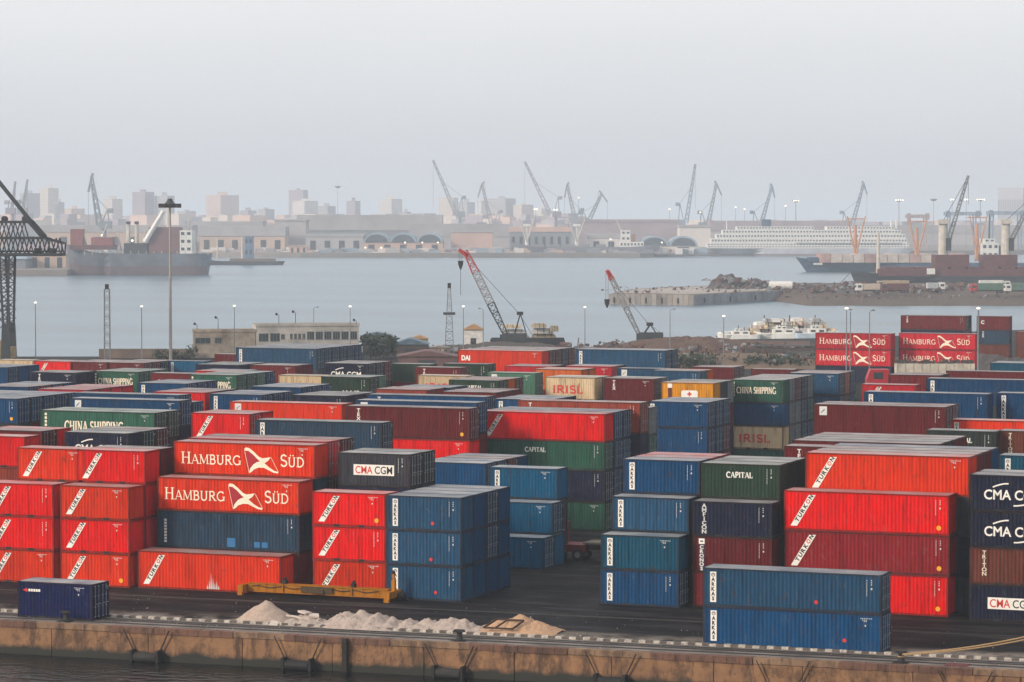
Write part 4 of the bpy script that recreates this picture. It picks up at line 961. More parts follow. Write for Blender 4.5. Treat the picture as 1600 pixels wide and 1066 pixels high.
# street lamps along the back of the yard
def lamp(x, ytop, D, lit, lab, arm=0, thick=.11):
    e = thing('street_lamp', x, D, lab, 'lamp', 'lamp posts along the back of the yard'); zt = zpx(ytop, D)
    g = MB(); g.tube((0, 0, 0), (0, 0, zt-.25), thick, thick*.6, 7)
    if arm: g.path([Vector((0, 0, zt-.3)), Vector((arm*.3, 0, zt-.08)), Vector((arm, 0, zt))], .05, 5)
    g.build('post', steel_g, e)
    g = MB(); g.lathe([(.08, -.10), (.25, -.05), (.27, .05), (.1, .15)], 9, (arm, 0, zt)); g.build('lamp_head', lampm if lit else steel_g, e)
for i, (x, y, D, lit, arm, w) in enumerate(((55, 473, 570, 1, 0, 'at left edge before the water'), (221, 479, 575, 1, 0, 'between lattice mast and tall mast'), (366, 478, 585, 1, 0, 'before the tan wing of dock building'), (490, 480, 612, 0, .8, 'unlit, behind dock building'), (547, 479, 585, 1, 0, 'before right end of dock building'),
    (724, 479, 590, 1, 0, 'left of the red crane boom'), (755, 482, 600, 0, -.8, 'unlit, under the red crane boom'), (914, 480, 590, 1, 0, 'between the two lattice cranes'), (1047, 483, 600, 0, .9, 'unlit, right of small lattice crane'), (1131, 494, 520, 1, 0, 'in front of the brown mound'), (1323, 482, 430, 1, 0, 'first of twin posts before left seabird pair'), (1329, 484, 430, 0, 0, 'second of twin posts before left seabird pair'), (1359, 485, 420, 0, .5, 'slim unlit, before left far seabird pair'), (1529, 482, 430, 1, 0, 'thick, beside right far seabird pair'))):
    lamp(x, y, D, lit, ('lit' if lit else 'grey') + ' lamp post ' + w, arm, .2 if x == 1529 else .11)
D = 580; e = thing('floodlight_mast', 266, D, 'very tall floodlight mast with a ring of lamps', 'mast'); zt = zpx(320, D)
g = MB(); g.tube((0, 0, 0), (0, 0, zt), .34, .18, 10); g.build('pole', plain('mast_grey', (.34, .32, .30), .7), e)
g = MB(); g.lathe([(.5, -.3), (1.2, -.2), (1.2, .1), (.7, .5), (.4, 1.2)], 12, (0, 0, zt)); g.build('ring', steel_d, e)
for k in range(8):
    a = k*math.pi/4; g = MB(); c = Vector((1.75*math.cos(a), 1.75*math.sin(a), zt-.25)); g.box(c.x-.45, c.x+.45, c.y-.28, c.y+.28, c.z-.35, c.z+.45); g.build('flood_lamp', iron, e)
def mast(x, y0, y1, D, w, lab, taper=.7):
    e = thing('lattice_mast', x, D, lab, 'mast'); g = MB(); g.truss((0, 0, 0), (0, 0, zpx(y0, D)), w, w, 16, .13, .07, taper); g.build('lattice', steel_g, e)
    g = MB(); g.box(-.35, .35, -.35, .35, zpx(y0, D), zpx(y0, D)+1.0); g.build('mast_head', iron, e)
    return e
mast(167, 452, 560, 585, 1.1, 'slim grey lattice mast near the left waterfront', .9)
e = mast(702, 450, 560, 600, 1.9, 'tapering lattice mast left of the red crane', .28)
g = MB(); zz = zpx(490, 600); g.box(-1.2, 1.2, -.6, .6, zz-.25, zz+.25); g.build('platform', steel_d, e)

# crawler crane with red boom head
def crawler(x, D, heel, tip, wid, lab, gan, redlen, hook, n=16):
    e = thing('crawler_crane', x, D, lab, 'crane', 'lattice boom cranes on the waterfront'); s = D/FPX
    L = lambda a, b, d=0: Vector(((a - x)*s, d, zpx(b, D)))
    g = MB()
    for sy in (-1.6, 1.6): g.prism([(-2.6, .1), (2.6, .1), (3.0, .6), (2.6, 1.1), (-2.6, 1.1), (-3.0, .6)], sy-.4, sy+.4)
    g.build('track', rub, e)
    hz = max(1.2, zpx(heel[1], D) - .6)
    g = MB(); g.box(-1.6, 3.6, -1.5, 1.5, hz, hz+2.2); g.box(-1.0, 1.0, -1.0, 1.0, 1.1, hz-.002); g.build('machine_house', steel_d, e)
    g = MB(); g.box(-2.2, -1.62, -1.4, -.3, hz, hz+2.0); g.build('cab', dkglass, e)
    H, T = L(*heel), L(*tip); M = H + (T - H) * (1 - redlen); wt = plain('boom_white', (.27, .26, .255), .6, .4, 2); rd_ = plain('boom_red', (.42, .035, .03), .6, .35, 2)
    side = Vector((0, 1, 0))
    A = H + (M - H) * .55
    g = MB(); g.truss(H, A, wid, wid*.55, n//2, .22, .13, 1.9, side=side); g.build('lower_boom', steel_d if redlen > .15 else steel_g, e)
    g = MB(); g.truss(A, M, wid*1.9, wid*1.05, n//2, .22, .13, .95, side=side); g.build('middle_boom', wt, e)
    g = MB(); g.truss(M, T, wid*1.8, wid*1.0, 6, .22, .12, .55, side=side); d = (T - M).normalized(); g.bar(T - d*1.2, T + Vector((-1.4 if redlen > .15 else -.3, 0, .25)), .9, .8); g.build('boom_head', rd_, e)
    G = L(*gan); g = MB()
    for sy in (-.9, .9): g.bar(Vector((G.x-1.0, sy, hz+2)), Vector((G.x+.3, sy, G.z)), .26); g.bar(Vector((G.x+1.6, sy, hz+2)), Vector((G.x+.3, sy, G.z)), .2)
    g.box(G.x-.5, G.x+.9, -1.1, 1.1, G.z-.3, G.z+.4); g.build('gantry', iron, e)
    g = MB()
    for sy in (-.6, .6): g.tube(Vector((G.x, sy, G.z)), Vector((T.x+.6, sy, T.z-1.5)), .035, .035, 4); g.tube(Vector((G.x, sy, G.z)), Vector((3.4 + G.x*.8, sy, hz+1.6)), .035, .035, 4)
    g.build('pendant_rope', iron, e)
    hk = L(*hook); hx = T.x - (1.0 if redlen > .15 else .2); g = MB(); g.tube((hx-.25, 0, T.z), (hx-.25, 0, hk.z+.8), .035, .035, 4); g.tube((hx+.25, 0, T.z), (hx+.25, 0, hk.z+.8), .035, .035, 4); g.build('hoist_rope', iron, e)
    g = MB(); g.prism([(hx-.6, hk.z+.9), (hx+.6, hk.z+.9), (hx+.5, hk.z), (hx+.15, hk.z-1.0), (hx-.15, hk.z-1.0), (hx-.5, hk.z)], -.25, .25)
    if redlen > .15: g.tube((hx, 0, hk.z-1), (hx, 0, hk.z-6.5), .05, .05, 4)
    g.build('hook_block', iron, e)
crawler(797, 640, (795, 533), (727, 392), 1.5, 'red and white lattice crane above the long red far block', (811, 490), .24, (723, 414))
crawler(1010, 645, (1004, 534), (950, 424), 1.0, 'smaller grey lattice crane with dark red tip', (1014, 507), .12, (948, 474))

# rubble mounds and sheds along the back of the yard
def mound(name, pts, mat, lab, hgt, seed, kind=None, cat='mound', nx=60, ny=14):
    """pts: (pixel x, crest pixel y, depth near, depth far)"""
    g = MB(); n = len(pts)
    for j in range(ny+1):
        for i in range(nx+1):
            a = i/nx*(n-1); k = min(int(a), n-2); f = a-k; x, yc, d0, d1 = [pts[k][m]*(1-f)+pts[k+1][m]*f for m in range(4)]
            b = j/ny; D = d0+(d1-d0)*b; p = at_d(x, D); zc = max(0.02, zpx(yc, (d0+d1)/2)); pr = math.sin(math.pi*min(1, b*1.0))**.7 if 0 < b < 1 else 0
            w = Vector((p.x*.12+seed, p.y*.12, seed)); nz = mn.noise(w)*.35+mn.noise(w*2.6)*.25+mn.noise(w*7)*.14
            ed = min(1, i/3, (nx-i)/3); g.v.append((p.x, p.y, -.3 + (zc*pr*(1+nz)+.3)*ed if 0 < b < 1 else -.3))
    for j in range(ny):
        for i in range(nx): a = j*(nx+1)+i; g.f.append((a, a+1, a+nx+2, a+nx+1)); g.mi.append(0)
    o = g.build(name, mat)
    return tag(o, lab, cat, kind=kind)
brn = heap_mat('brown_earth', (.125, .072, .052), (.085, .055, .042), (.15, .11, .08)); dke = heap_mat('dark_scrap', (.060, .055, .055), (.095, .080, .072), (.16, .11, .08)); tane = heap_mat('tan_earth', (.17, .125, .09), (.12, .09, .068), (.075, .06, .05))
mound('earth_mound', [(870, 556, 610, 645), (960, 541, 605, 655), (1040, 529, 600, 670), (1110, 530, 600, 680), (1190, 540, 600, 685), (1290, 548, 600, 690)], brn, 'brown earth mound behind far blue block', 4, 2)
mound('earth_bank', [(1020, 556, 560, 580), (1100, 551, 560, 585), (1180, 553, 555, 585), (1260, 556, 555, 585), (1330, 560, 550, 580)], tane, 'tan earth bank in front of the brown mound', 3, 8)
mound('earth_bank', [(590, 548, 600, 622), (640, 545, 600, 625), (700, 541, 605, 628), (760, 538, 610, 632), (840, 536, 612, 636), (890, 548, 612, 640)], dke, 'dark scrap bank under the red crane', 3, 12)
mound('earth_bank', [(1330, 562, 520, 545), (1420, 560, 515, 545), (1520, 560, 515, 545), (1680, 562, 515, 545)], dke, 'dark bank behind the far seabird pairs', 3, 15)
def shed(x0, x1, ytop, ybase, D, lab, mat, roofm, pitch=.8, deep=6, door=True):
    s = D/FPX; w = (x1-x0)*s; zb = max(0, zpx(ybase, D)); e = thing('shed', (x0+x1)/2, D, lab, 'shed', 'sheds along the waterfront', z=0); h = zpx(ytop, D)
    g = MB(); g.box(-w/2, w/2, 0, deep, 0, h-pitch*.5); g.build('wall', mat, e)
    g = MB(); g.prism([(-w/2-.3, h-pitch*.5+.002), (w/2+.3, h-pitch*.5+.002), (w/2*.1, h+pitch*.5), (-w/2*.1, h+pitch*.5)], -.3, deep+.3); g.build('roof', roofm, e)
    if door: g = MB(); g.box(-w*.15, w*.15, -.04, -.002, 0, h*.55); g.build('door', steel_d, e)
tin = plain('blue_tin', (.10, .16, .21), .6, .4, 1); tan_p = plain('tan_wall', (.42, .34, .25), .9, .3, .6); orr = plain('orange_tin', (.42, .25, .12), .7, .3, 1); mar_r = plain('maroon_roofing', (.14, .075, .07), .8, .3, .5)
shed(613, 668, 534, 560, 604, 'blue-roofed shed right of the green tree', dke, tin, 1.2, 8)
shed(672, 700, 542, 560, 600, 'tan hut beside the tapering mast', tan_p, conc, .4, 4)
shed(622, 712, 553, 570, 560, 'low maroon-roofed shed left of long red far block', mar_r, mar_r, 1.0, 9)
shed(725, 754, 511, 540, 628, 'white hut with orange roof left of red crane', plain('white_wall', (.62, .60, .57), .8, .3, 1), orr, 1.1, 4)
shed(566, 610, 522, 545, 618, 'flat dark shed behind the green tree', dke, tin, .6, 5)
shed(640, 668, 527, 545, 625, 'small orange-roofed hut behind blue shed', tan_p, orr, .7, 4)
# wrapped bales behind the crane
bal = plain('cream_bale', (.62, .50, .34), .8, .4, 1.2); bl2 = plain('white_bale', (.60, .58, .55), .8, .35, 1.2)
for i, (x, y, w, h, m) in enumerate(((800, 507, 30, 6, bal), (804, 515, 38, 7, bl2), (806, 523, 42, 7, bal), (842, 505, 24, 7, bal), (848, 513, 34, 8, bl2), (850, 522, 38, 8, bal), (866, 509, 14, 9, bal))):
    s = 650/FPX; z1, z0 = zpx(y, 650), zpx(y+h, 650); e = thing('stacked_bundle', x, 650 + i % 3, ('first', 'second', 'third', 'fourth', 'fifth', 'sixth', 'seventh')[i] + ' wrapped bundle from left and top, behind the red crane', 'bundle', 'wrapped bundles behind the red crane', z=z0)
    g = MB(); ww = w*s/2; g.prism([(-ww, 0), (ww*.95, 0), (ww, (z1-z0)*.5), (ww*.8, z1-z0), (-ww*.85, z1-z0-.02), (-ww*1.02, (z1-z0)*.5)], -1.3, 1.3); g.build('wrapping', m, e)
    g = MB()
    for k in (-.5, .1, .6): g.box(ww*k-.05, ww*k+.05, -1.33, 1.31, -.01, z1-z0+.02)
    g.build('strap', steel_d, e)
e = thing('barge', 838, 652, 'dark barge hull carrying the wrapped bundles', 'barge', z=WZ); s = 652/FPX
g = MB(); z0 = zpx(530, 652)-WZ; g.prism([(-72*s, z0), (-68*s, 0), (40*s, 0), (46*s, z0*.5), (44*s, z0)], -4, 4); g.build('hull', plain('black_hull', (.022, .024, .03), .6, .4, .5), e)
g = MB(); g.box(-70*s, 43*s, -4.05, -3.9, z0+.002, z0+.5); g.build('bulwark', steel_d, e)

# long white trailer with rubble, red lorry cab, flat hulks on the mound
D = 440; s = D/FPX; e = thing('tipper_trailer', 1461, D, 'long cream trailer heaped with scrap below right far seabird pair', 'trailer')
hz = zpx(568, D)
g = MB(); g.box(-61*s, 61*s, -1.25, 1.25, hz-2.0, hz); g.build('body', plain('trailer_cream', (.58, .52, .43), .8, .35, .6), e)
g = MB(); [g.box(-61*s+k*1.2, -61*s+k*1.2+.1, -1.32, -1.252, hz-2.0, hz+.04) for k in range(10)]; g.build('rib', plain('trailer_cream', (.58, .52, .43)), e)
g = MB(); rs = random.Random(6)
for k in range(60): x = rs.uniform(-58, 58)*s; y = rs.uniform(-1, 1); w = rs.uniform(.15, .45); g.box(x-w, x+w, y-w*.6, y+w*.6, hz-.3, hz+rs.uniform(.1, .6))
g.build('scrap_load', dke, e)
g = MB(); g.box(-58*s, 58*s, -.6, .6, hz-2.4, hz-2.01); g.build('chassis', steel_d, e); wheels(e, (-4.2, -2.9, 2.9, 4.2), .95, .5); [setattr(o, 'location', (0, 0, max(0, hz-3.4))) for o in e.children if o.name.startswith('wheel')]
g = MB(); g.box(-5, 5, -.9, .9, 0, max(.2, hz-3.4)); g.build('plinth', conc, e)
D = 415; s = D/FPX; e = thing('lorry', 1372, D, 'red lorry cab below the left far seabird pair', 'lorry'); zc = zpx(577, D)
g = MB(); g.prism([(-1.7, zc-3.2), (1.5, zc-3.2), (1.5, zc), (-1.1, zc), (-1.6, zc-1.3)], -1.2, 1.2); g.build('cab', plain('lorry_red', (.38, .02, .03), .5, .25, 1), e)
g = MB(); g.box(-.7, .6, -1.23, -1.201, zc-1.3, zc-.4); g.build('window', dkglass, e)
g = MB(); g.box(1.6, 6.5, -1.1, 1.1, zc-3.0, zc-2.4); g.box(-1.6, 6.0, -.5, .5, 0, zc-3.3); g.build('chassis', steel_d, e)
for x in (-.7, 3.5, 4.9):
    g = MB(); g.tube((x, -1.25, zc-3.3), (x, -.8, zc-3.3), .55, .55, 14); g.build('wheel', rub, e)
D = 590; s = D/FPX
for i, (x0, x1, yt, yb, m, lab) in enumerate(((1165, 1292, 541, 556, dke, 'long dark hulk lying on the brown mound'), (1092, 1205, 556, 561, tan_p, 'low tan wall in front of the mound hulk'), (1000, 1060, 548, 556, mar_r, 'flat maroon roof hut left of the mound'), (1225, 1300, 552, 563, plain('hulk_blue', (.12, .16, .19), .8, .4, .5), 'grey-blue hulk beside left far seabird pair'))):
    DD = D - 8*i; e = thing('grounded_hulk' if 'hulk' in lab else 'low_wall' if 'wall' in lab else 'hut', (x0+x1)/2, DD, lab, 'hulk' if 'hulk' in lab else 'wall' if 'wall' in lab else 'hut'); w = (x1-x0)*DD/FPX/2; z1 = zpx(yt, DD)
    g = MB(); g.prism([(-w, z1*.9), (-w*.93, 0), (w*.95, 0), (w, z1), (w*.2, z1*.86)], -2, 2); g.build('body', m, e)
    g = MB()
    for k in range(9): xx = -w*.9+k*w*.2; g.box(xx, xx+.35, -2.04, -2.001, z1*.3, z1*.6)
    g.build('opening', iron, e)
    g = MB(); g.box(-w*.8, w*.7, -1.7, 1.7, z1*.9+.3, z1*.9+.45); g.build('deck_plate', steel_d if i != 1 else conc, e)
# ================================================================== boats, jetty, ships
wht = plain('boat_white', (.68, .66, .62), .5, .25, .8); hullb = plain('hull_blue', (.020, .060, .110), .6, .35, .2); hullk = plain('hull_black', (.020, .024, .030), .6, .35, .2); hullg = plain('hull_grey', (.11, .13, .155), .7, .35, .15)
boot = plain('boot_red', (.105, .075, .08), .7, .35, .2); dkr = plain('hatch_maroon', (.11, .035, .035), .7, .35, .3); derr = plain('derrick_cream', (.52, .48, .42), .6, .3, .5); morg = plain('mast_orange', (.50, .24, .13), .7, .3, .5)
def hull(x0, x1, B, zd, bow=-1, up_b=2.0, up_s=.8, rake=.05, n=22, low=.3):
    """lofted ship hull on the water (z=0), x0..x1 along the local x axis, bow at x0 (-1) or x1 (+1)"""
    mb = MB(); L = x1 - x0; lv = (0, low, .7, 1.0); m = len(lv)
    for i in range(n+1):
        t = i/n; s = t if bow < 0 else 1 - t                     # s = 0 at the bow
        zt = zd + (up_b * (1 - s/.22)**1.5 if s < .22 else 0) + (up_s * ((s-.8)/.2) if s > .8 else 0)
        full = min(1, (s/.24))**.6 if s < .24 else (1 if s < .88 else 1 - .25*((s-.88)/.12)**2)
        for sd in (-1, 1):
            for a in lv:
                fl = full * (1 if s > .3 else (.45 + .55*a)) ; sx = s + (rake*(1-a)*(1 - s/.3) if s < .3 else 0) - (.03*(1-a)*((s-.8)/.2) if s > .8 else 0)
                x = x0 + L*sx if bow < 0 else x1 - L*sx
                mb.v.append((x, sd * B/2 * max(.02, fl), zt*a - (.6 if a == 0 else 0)))
    w = 2*m
    for i in range(n):
        for k in range(m-1):
            a = i*w+k; b = (i+1)*w+k; mb.f += [(a, b, b+1, a+1), (a+m, a+m+1, b+m+1, b+m)]; mb.mi += [1 if k == 0 else 0]*2
        mb.f.append((i*w+m-1, (i+1)*w+m-1, (i+1)*w+2*m-1, i*w+2*m-1)); mb.mi.append(0)
    for i in (0, n): mb.f.append(tuple(i*w+k for k in range(m)) + tuple(i*w+m+k for k in range(m-1, -1, -1))); mb.mi.append(0)
    return mb
class Ship:
    def __init__(s, nm, x, D, lab, cat='ship', grp=None):
        s.D = D; s.s = D/FPX; s.x = x; s.e = empty(nm, base(x, D, WZ), RZ); tag(s.e, lab, cat, grp)
    def X(s, px): return (px - s.x)*s.s
    def Z(s, py): return zpx(py, s.D) - WZ
    def hull(s, p0, p1, B, ydeck, mats, **kw): return hull(s.X(p0), s.X(p1), B, s.Z(ydeck), **kw).build('hull', mats, s.e)
    def block(s, nm, p0, p1, y0, y1, d0, d1, mat, win=0):
        g = MB(); g.box(s.X(p0), s.X(p1), d0, d1, s.Z(y1), s.Z(y0)); o = g.build(nm, mat, s.e)
        if win:
            g = MB(); h = (s.Z(y0)-s.Z(y1))/win; W = s.X(p1)-s.X(p0); k = max(2, int(W/2.4))
            for r in range(win):
                for i in range(k):
                    a = s.X(p0)+W*(i+.22)/k; g.box(a, a+W/k*.55, d0-.06, d0-.01, s.Z(y1)+h*(r+.4), s.Z(y1)+h*(r+.78))
            o2 = g.build('window_row', dkglass, o); o2['kind'] = 'stuff'
        return o
    def spar(s, nm, a, b, r0, r1=None, mat=None, d=0, d2=None, n=7):
        g = MB(); g.tube((s.X(a[0]), d, s.Z(a[1])), (s.X(b[0]), d if d2 is None else d2, s.Z(b[1])), r0, r1, n); return g.build(nm, mat, s.e)
# moored barge piled with white wrapped cargo beyond the brown mound
sh = Ship('barge', 1212, 735, 'dark moored barge under the white cargo pile', 'barge'); sh.hull(1118, 1312, 12, 528, [hullk, hullk], bow=-1, up_b=.5, up_s=.2, n=14); BG = sh
sh.block('deck_house', 1262, 1290, 512, 528, -3, 3, plain('pale_blue', (.42, .50, .56), .6, .3, 1), 1)
rdb = random.Random(4); tints = [wht, wht, bl2, plain('pink_wrap', (.56, .44, .38), .8, .4, 1), plain('grey_wrap', (.42, .43, .44), .8, .4, 1), bal]
def pile_top(x): return 517 if x < 1150 else 517 - (x-1150)*.36 if x < 1200 else 498 + 3*math.sin(x*.21) if x < 1285 else 500 + (x-1285)*.9
yr = 527.5; kk = 0
while yr > 497:
    hp = rdb.uniform(4.2, 5.6); x = 1121 + rdb.uniform(0, 4)
    while x < 1305:
        wp = rdb.uniform(6, 15); xm = x + wp/2
        if yr - hp*.6 > pile_top(xm):
            w = wp*sh.s*.98; h = hp*sh.s*rdb.uniform(.95, 1.2); kk += 1
            e = empty('wrapped_bundle', base(xm, 733 + rdb.uniform(-1.6, 1.6) + (527-yr)*.06, zpx(yr, 735)), RZ + rdb.uniform(-.2, .2)); tag(e, 'pale wrapped bundle in the white cargo pile on moored barge', 'bundle', 'wrapped bundles piled on the moored barge')
            g = MB(); a = w/2; j = lambda v: v*rdb.uniform(.88, 1.1); tl_ = rdb.uniform(-.12, .12)*h
            g.prism([(-j(a), -.05), (j(a), -.05), (j(a)*1.03, h*.5), (j(a)*.85, h+tl_), (-j(a)*.85, h-tl_), (-j(a)*1.03, h*.5)], -1.6, 1.6); g.build('wrapping', rdb.choice(tints), e)
            if kk % 2: g = MB(); g.box(-a*.3-.08, -a*.3+.08, -1.64, 1.61, -.01, h+.05); g.build('strap', steel_d if kk % 3 else orr, e)
        x += wp
    yr -= hp
for i, (x0, x1, yd, yt, D, lab) in enumerate(((1120, 1188, 523, 514, 722, 'low white workboat at left end of cargo pile'), (1178, 1262, 521, 510, 724, 'white motor boat moored before the cargo pile'), (1240, 1306, 521, 509, 722, 'pale boat at right end of the cargo pile'))):
    sh = Ship('motor_boat', (x0+x1)/2, D, lab, 'boat', 'white boats moored by the cargo pile'); w = x1 - x0
    sh.hull(x0, x1, 5, yd, [wht if i != 2 else plain('pale_blue', (.42, .50, .56), .6, .3, 1), hullk], bow=-1 if i < 2 else 1, up_b=.6, up_s=.2, n=14)
    sh.block('cabin', x0+w*.35, x0+w*.75, yd-(yd-yt)*.6, yd, -1.8, 1.8, wht, 1); sh.block('wheelhouse', x0+w*.42, x0+w*.60, yt, yd-(yd-yt)*.61, -1.4, 1.4, wht, 1)
    sh.spar('mast', (x0+w*.5, yt), (x0+w*.5, yt-6), .1, .06, steel_d); sh.block('deck_gear', x0+w*.78, x0+w*.9, yd-3, yd, -1, 1, (orr, boot, wht)[i])
sh = BG
for k in range(3):
    x = 1196 + k*38; e = empty('derelict_mast', base(x, 735, zpx(500, 735)), RZ); tag(e, ('left', 'middle', 'right')[k] + ' rusty stump rising from the white cargo pile', 'post'); g = MB(); g.tube((0, 0, -2), (.3*(k-1), 0, 1.2), .2, .15, 6); g.build('post', boot, e)
# jetty
jc = plain('jetty_concrete', (.27, .24, .215), .9, .45, .12); 
jz = 1.35; maro0 = plain('scrap_maroon', (.11, .055, .045), .8, .4, .6)
poly = [(952, 1045), (1085, 1032), (1217, 1090), (1235, 1120), (1235, 1205), (1112, 1178), (1040, 1150), (985, 1115)]
pp = [pd(x, D) for x, D in poly]
g = MB(); g.slab(pp, -5, jz); jo = tag(g.build('jetty', tane), kind='structure')
g = MB(); xs = list(range(1205, 1920, 9)); rows = ((1022, -3.0), (1030, -1.9), (1046, -.4), (1066, .7), (1090, 1.1), (1130, 1.25), (1180, 1.3), (1228, 1.2), (1236, -3.0))
for Dd, z in rows:
    for x in xs:
        off = 55*max(0, 1 - (x-1205)/60) + 6*mn.noise(Vector((x*.02, Dd*.1, 0))) if Dd < 1100 else 0; p = base(x, Dd + off, 0); g.v.append((p.x, p.y, z + .35*mn.noise(Vector((x*.05, Dd*.05, 3)))))
nX = len(xs)
for r in range(len(rows)-1):
    for k in range(nX-1): a = r*nX+k; g.f.append((a, a+1, a+nX+1, a+nX)); g.mi.append(0)
tag(g.build('spit_ground', heap_mat('spit_earth', (.115, .085, .066), (.075, .06, .05), (.16, .125, .10))), kind='structure')
g = MB()
def along(a, b, n):
    A, B = Vector((*pd(*a), 0)), Vector((*pd(*b), 0)); return [A + (B-A)*k/n for k in range(n+1)]
for a, b, n in (((952, 1045), (1085, 1032), 16), ((1085, 1032), (1217, 1090), 10)):
    P = along(a, b, n); d = (P[1]-P[0]).normalized(); nn = Vector((d.y, -d.x, 0))
    for k in range(n):
        g = MB(); A = P[k]+d*.05+nn*.02; B = P[k+1]-d*.05+nn*.02
        g.add([A+nn*.3+Vector((0,0,-4)), B+nn*.3+Vector((0,0,-4)), B+nn*.3+Vector((0,0,jz+.12)), A+nn*.3+Vector((0,0,jz+.12)), A+Vector((0,0,-4)), B+Vector((0,0,-4)), B+Vector((0,0,jz+.12)), A+Vector((0,0,jz+.12))], [(0,1,2,3),(3,2,6,7),(0,3,7,4),(1,5,6,2)])
        g.build('wall_panel', jc if n == 16 else plain('jetty_blue_grey', (.215, .235, .25), .9, .4, .2), jo)
    for k in range(1, n, 3):
        g = MB(); c = P[k]+nn*.5; g.tube((c.x, c.y, -1.6), (c.x, c.y, .2), .3, .3, 8); g.build('fender', rub, jo)
g = MB(); g.slab([pd(x, D) for x, D in ((962, 1060), (1086, 1046), (1205, 1100), (1190, 1185), (1112, 1168), (1040, 1140), (992, 1110))], jz+.004, jz+.06); g.build('deck', plain('jetty_deck', (.34, .30, .27), .9, .35, .1), jo)
mound('scrap_heap', [(1098, 449, 1120, 1150), (1125, 432, 1115, 1160), (1145, 430, 1115, 1160), (1152, 440, 1115, 1160), (1180, 435, 1115, 1165), (1192, 440, 1120, 1160), (1205, 449, 1120, 1150)], dke, 'dark scrap heap on the concrete jetty', 4, 30, nx=40)
mound('scrap_heap', [(1228, 462, 1075, 1110), (1265, 452, 1075, 1120), (1310, 448, 1080, 1130), (1350, 453, 1085, 1130), (1400, 458, 1090, 1130)], dke, 'long low scrap heap where jetty meets the land', 3, 33, nx=40)
mound('scrap_heap', [(1420, 457, 1120, 1160), (1450, 448, 1120, 1165), (1480, 455, 1120, 1160), (1505, 449, 1120, 1165), (1530, 456, 1120, 1160)], dke, 'low scrap heap behind the small pale truck', 3, 41, nx=30)
sh = Ship('storage_tank', 1220, 1105, 'white cylindrical tank beside the jetty scrap heap', 'tank'); sh.e.location.z = jz
g = MB(); g.tube((-4.2, 0, 1.6), (4.2, 0, 1.6), 1.6, 1.6, 14); g.build('shell', wht, sh.e); g = MB(); g.box(-3, -2.4, -1.2, 1.2, 0, 1); g.box(2.4, 3, -1.2, 1.2, 0, 1); g.build('saddle', steel_d, sh.e)
rj = random.Random(12); gd = MB()
def scrap(x, D, z, n, sx, sd, big):
    for k in range(n):
        p = base(x + rj.gauss(0, sx), D + rj.gauss(0, sd), 0); w = rj.uniform(.25, 1)*big; zz = z + rj.uniform(0, 1)*big*.8
        a = Vector((p.x, p.y, zz)); d = Vector((rj.gauss(0, 1), rj.gauss(0, 1), rj.gauss(0, .5))).normalized()
        if k % 2: gd.bar(a - d*w*1.3, a + d*w*1.3, w*.35, w*.3, rj.randrange(4))
        else: gd.bar(a - d*w*.7, a + d*w*.7, w*1.1, w*.9, rj.randrange(4))
scrap(1132, 1128, 3.6, 60, 11, 6, 1.8); scrap(1180, 1128, 2.6, 60, 12, 6, 1.6); scrap(1150, 1115, 1.5, 40, 25, 5, 1.2)
for x in range(1225, 1620, 11): scrap(x, 1095 + rj.uniform(-20, 70), 1.4, 16, 12, 16, 1.5)
for x in range(1240, 1620, 30): scrap(x, 1048, .1, 7, 14, 6, .7)
for x in range(880, 1300, 14): scrap(x, 612 + rj.uniform(-8, 20), max(.4, zpx(548, 612)), 12, 8, 7, 1.0)
for x in range(600, 900, 12): scrap(x, 606 + rj.uniform(-4, 14), max(.3, zpx(552, 606)), 12, 7, 5, .9)
for x in range(1020, 1330, 16): scrap(x, 566, max(.2, zpx(560, 566)), 9, 8, 6, .7)
for x in range(960, 1215, 16): scrap(x, 1085 + rj.uniform(-25, 50), jz + .1, 7, 8, 14, .7)
tag(gd.build('scrap_debris', [dke, brn, maro0, steel_g]), 'scattered scrap metal over mounds, jetty and spit', 'scrap', kind='stuff')
def truck(x0, x1, y1, D, cabc, boxc, boxh, lab, face=-1, tip=False):
    s = D/FPX; w = (x1-x0)*s; e = empty('truck', base((x0+x1)/2, D, jz), RZ + .1); tag(e, lab, 'truck', 'trucks parked on the far jetty')
    g = MB(); c0, c1 = sorted((face*w/2, face*(w/2-2.2))); g.box(c0, c1, -1.2, 1.2, .9, 3.0); g.box(c0+.1, c1-.1, -1.15, 1.15, 3.0, 3.3); g.build('cab', cabc, e)
    xw = face*(w/2+.01); a, b = sorted((xw, xw - face*.06)); g = MB(); g.box(a, b, -1.0, 1.0, 1.9, 2.8); g.box(c0+.5, c1-.4, -1.23, -1.201, 1.9, 2.75); g.build('window', dkglass, e)
    b0, b1 = sorted((face*(w/2-2.5), -face*w/2)); g = MB(); g.box(b0, b1, -1.25, 1.25, 1.2, 1.2+boxh); g.build('cargo_box', boxc, e)
    g = MB()
    for k in range(6): xx = b0+(b1-b0)*(k+.5)/6; g.box(xx-.06, xx+.06, -1.31, -1.252, 1.2, 1.2+boxh)
    g.build('rib', boxc, e)
    g = MB(); g.box(-w/2+.3, w/2-.3, -.5, .5, .7, 1.1); g.build('chassis', steel_d, e)
    wheels(e, (face*(w/2-1.2), -face*(w/2-1.0), -face*(w/2-2.3)), 1.0, .5)
maro = plain('truck_maroon', (.13, .05, .045), .7, .3, 1); trg = plain('truck_green', (.10, .17, .13), .7, .3, 1); tro = plain('truck_tan', (.42, .33, .22), .7, .3, 1); trr = plain('truck_red', (.45, .04, .04), .6, .3, 1)
truck(1337, 1377, 470, 1062, wht, plain('truck_pale', (.55, .45, .36), .7, .3, 1), 2.0, 'white cab truck with pale box at left of jetty trucks')
truck(1376, 1420, 471, 1058, maro, maro, 2.3, 'maroon dump truck beside the pale box truck')
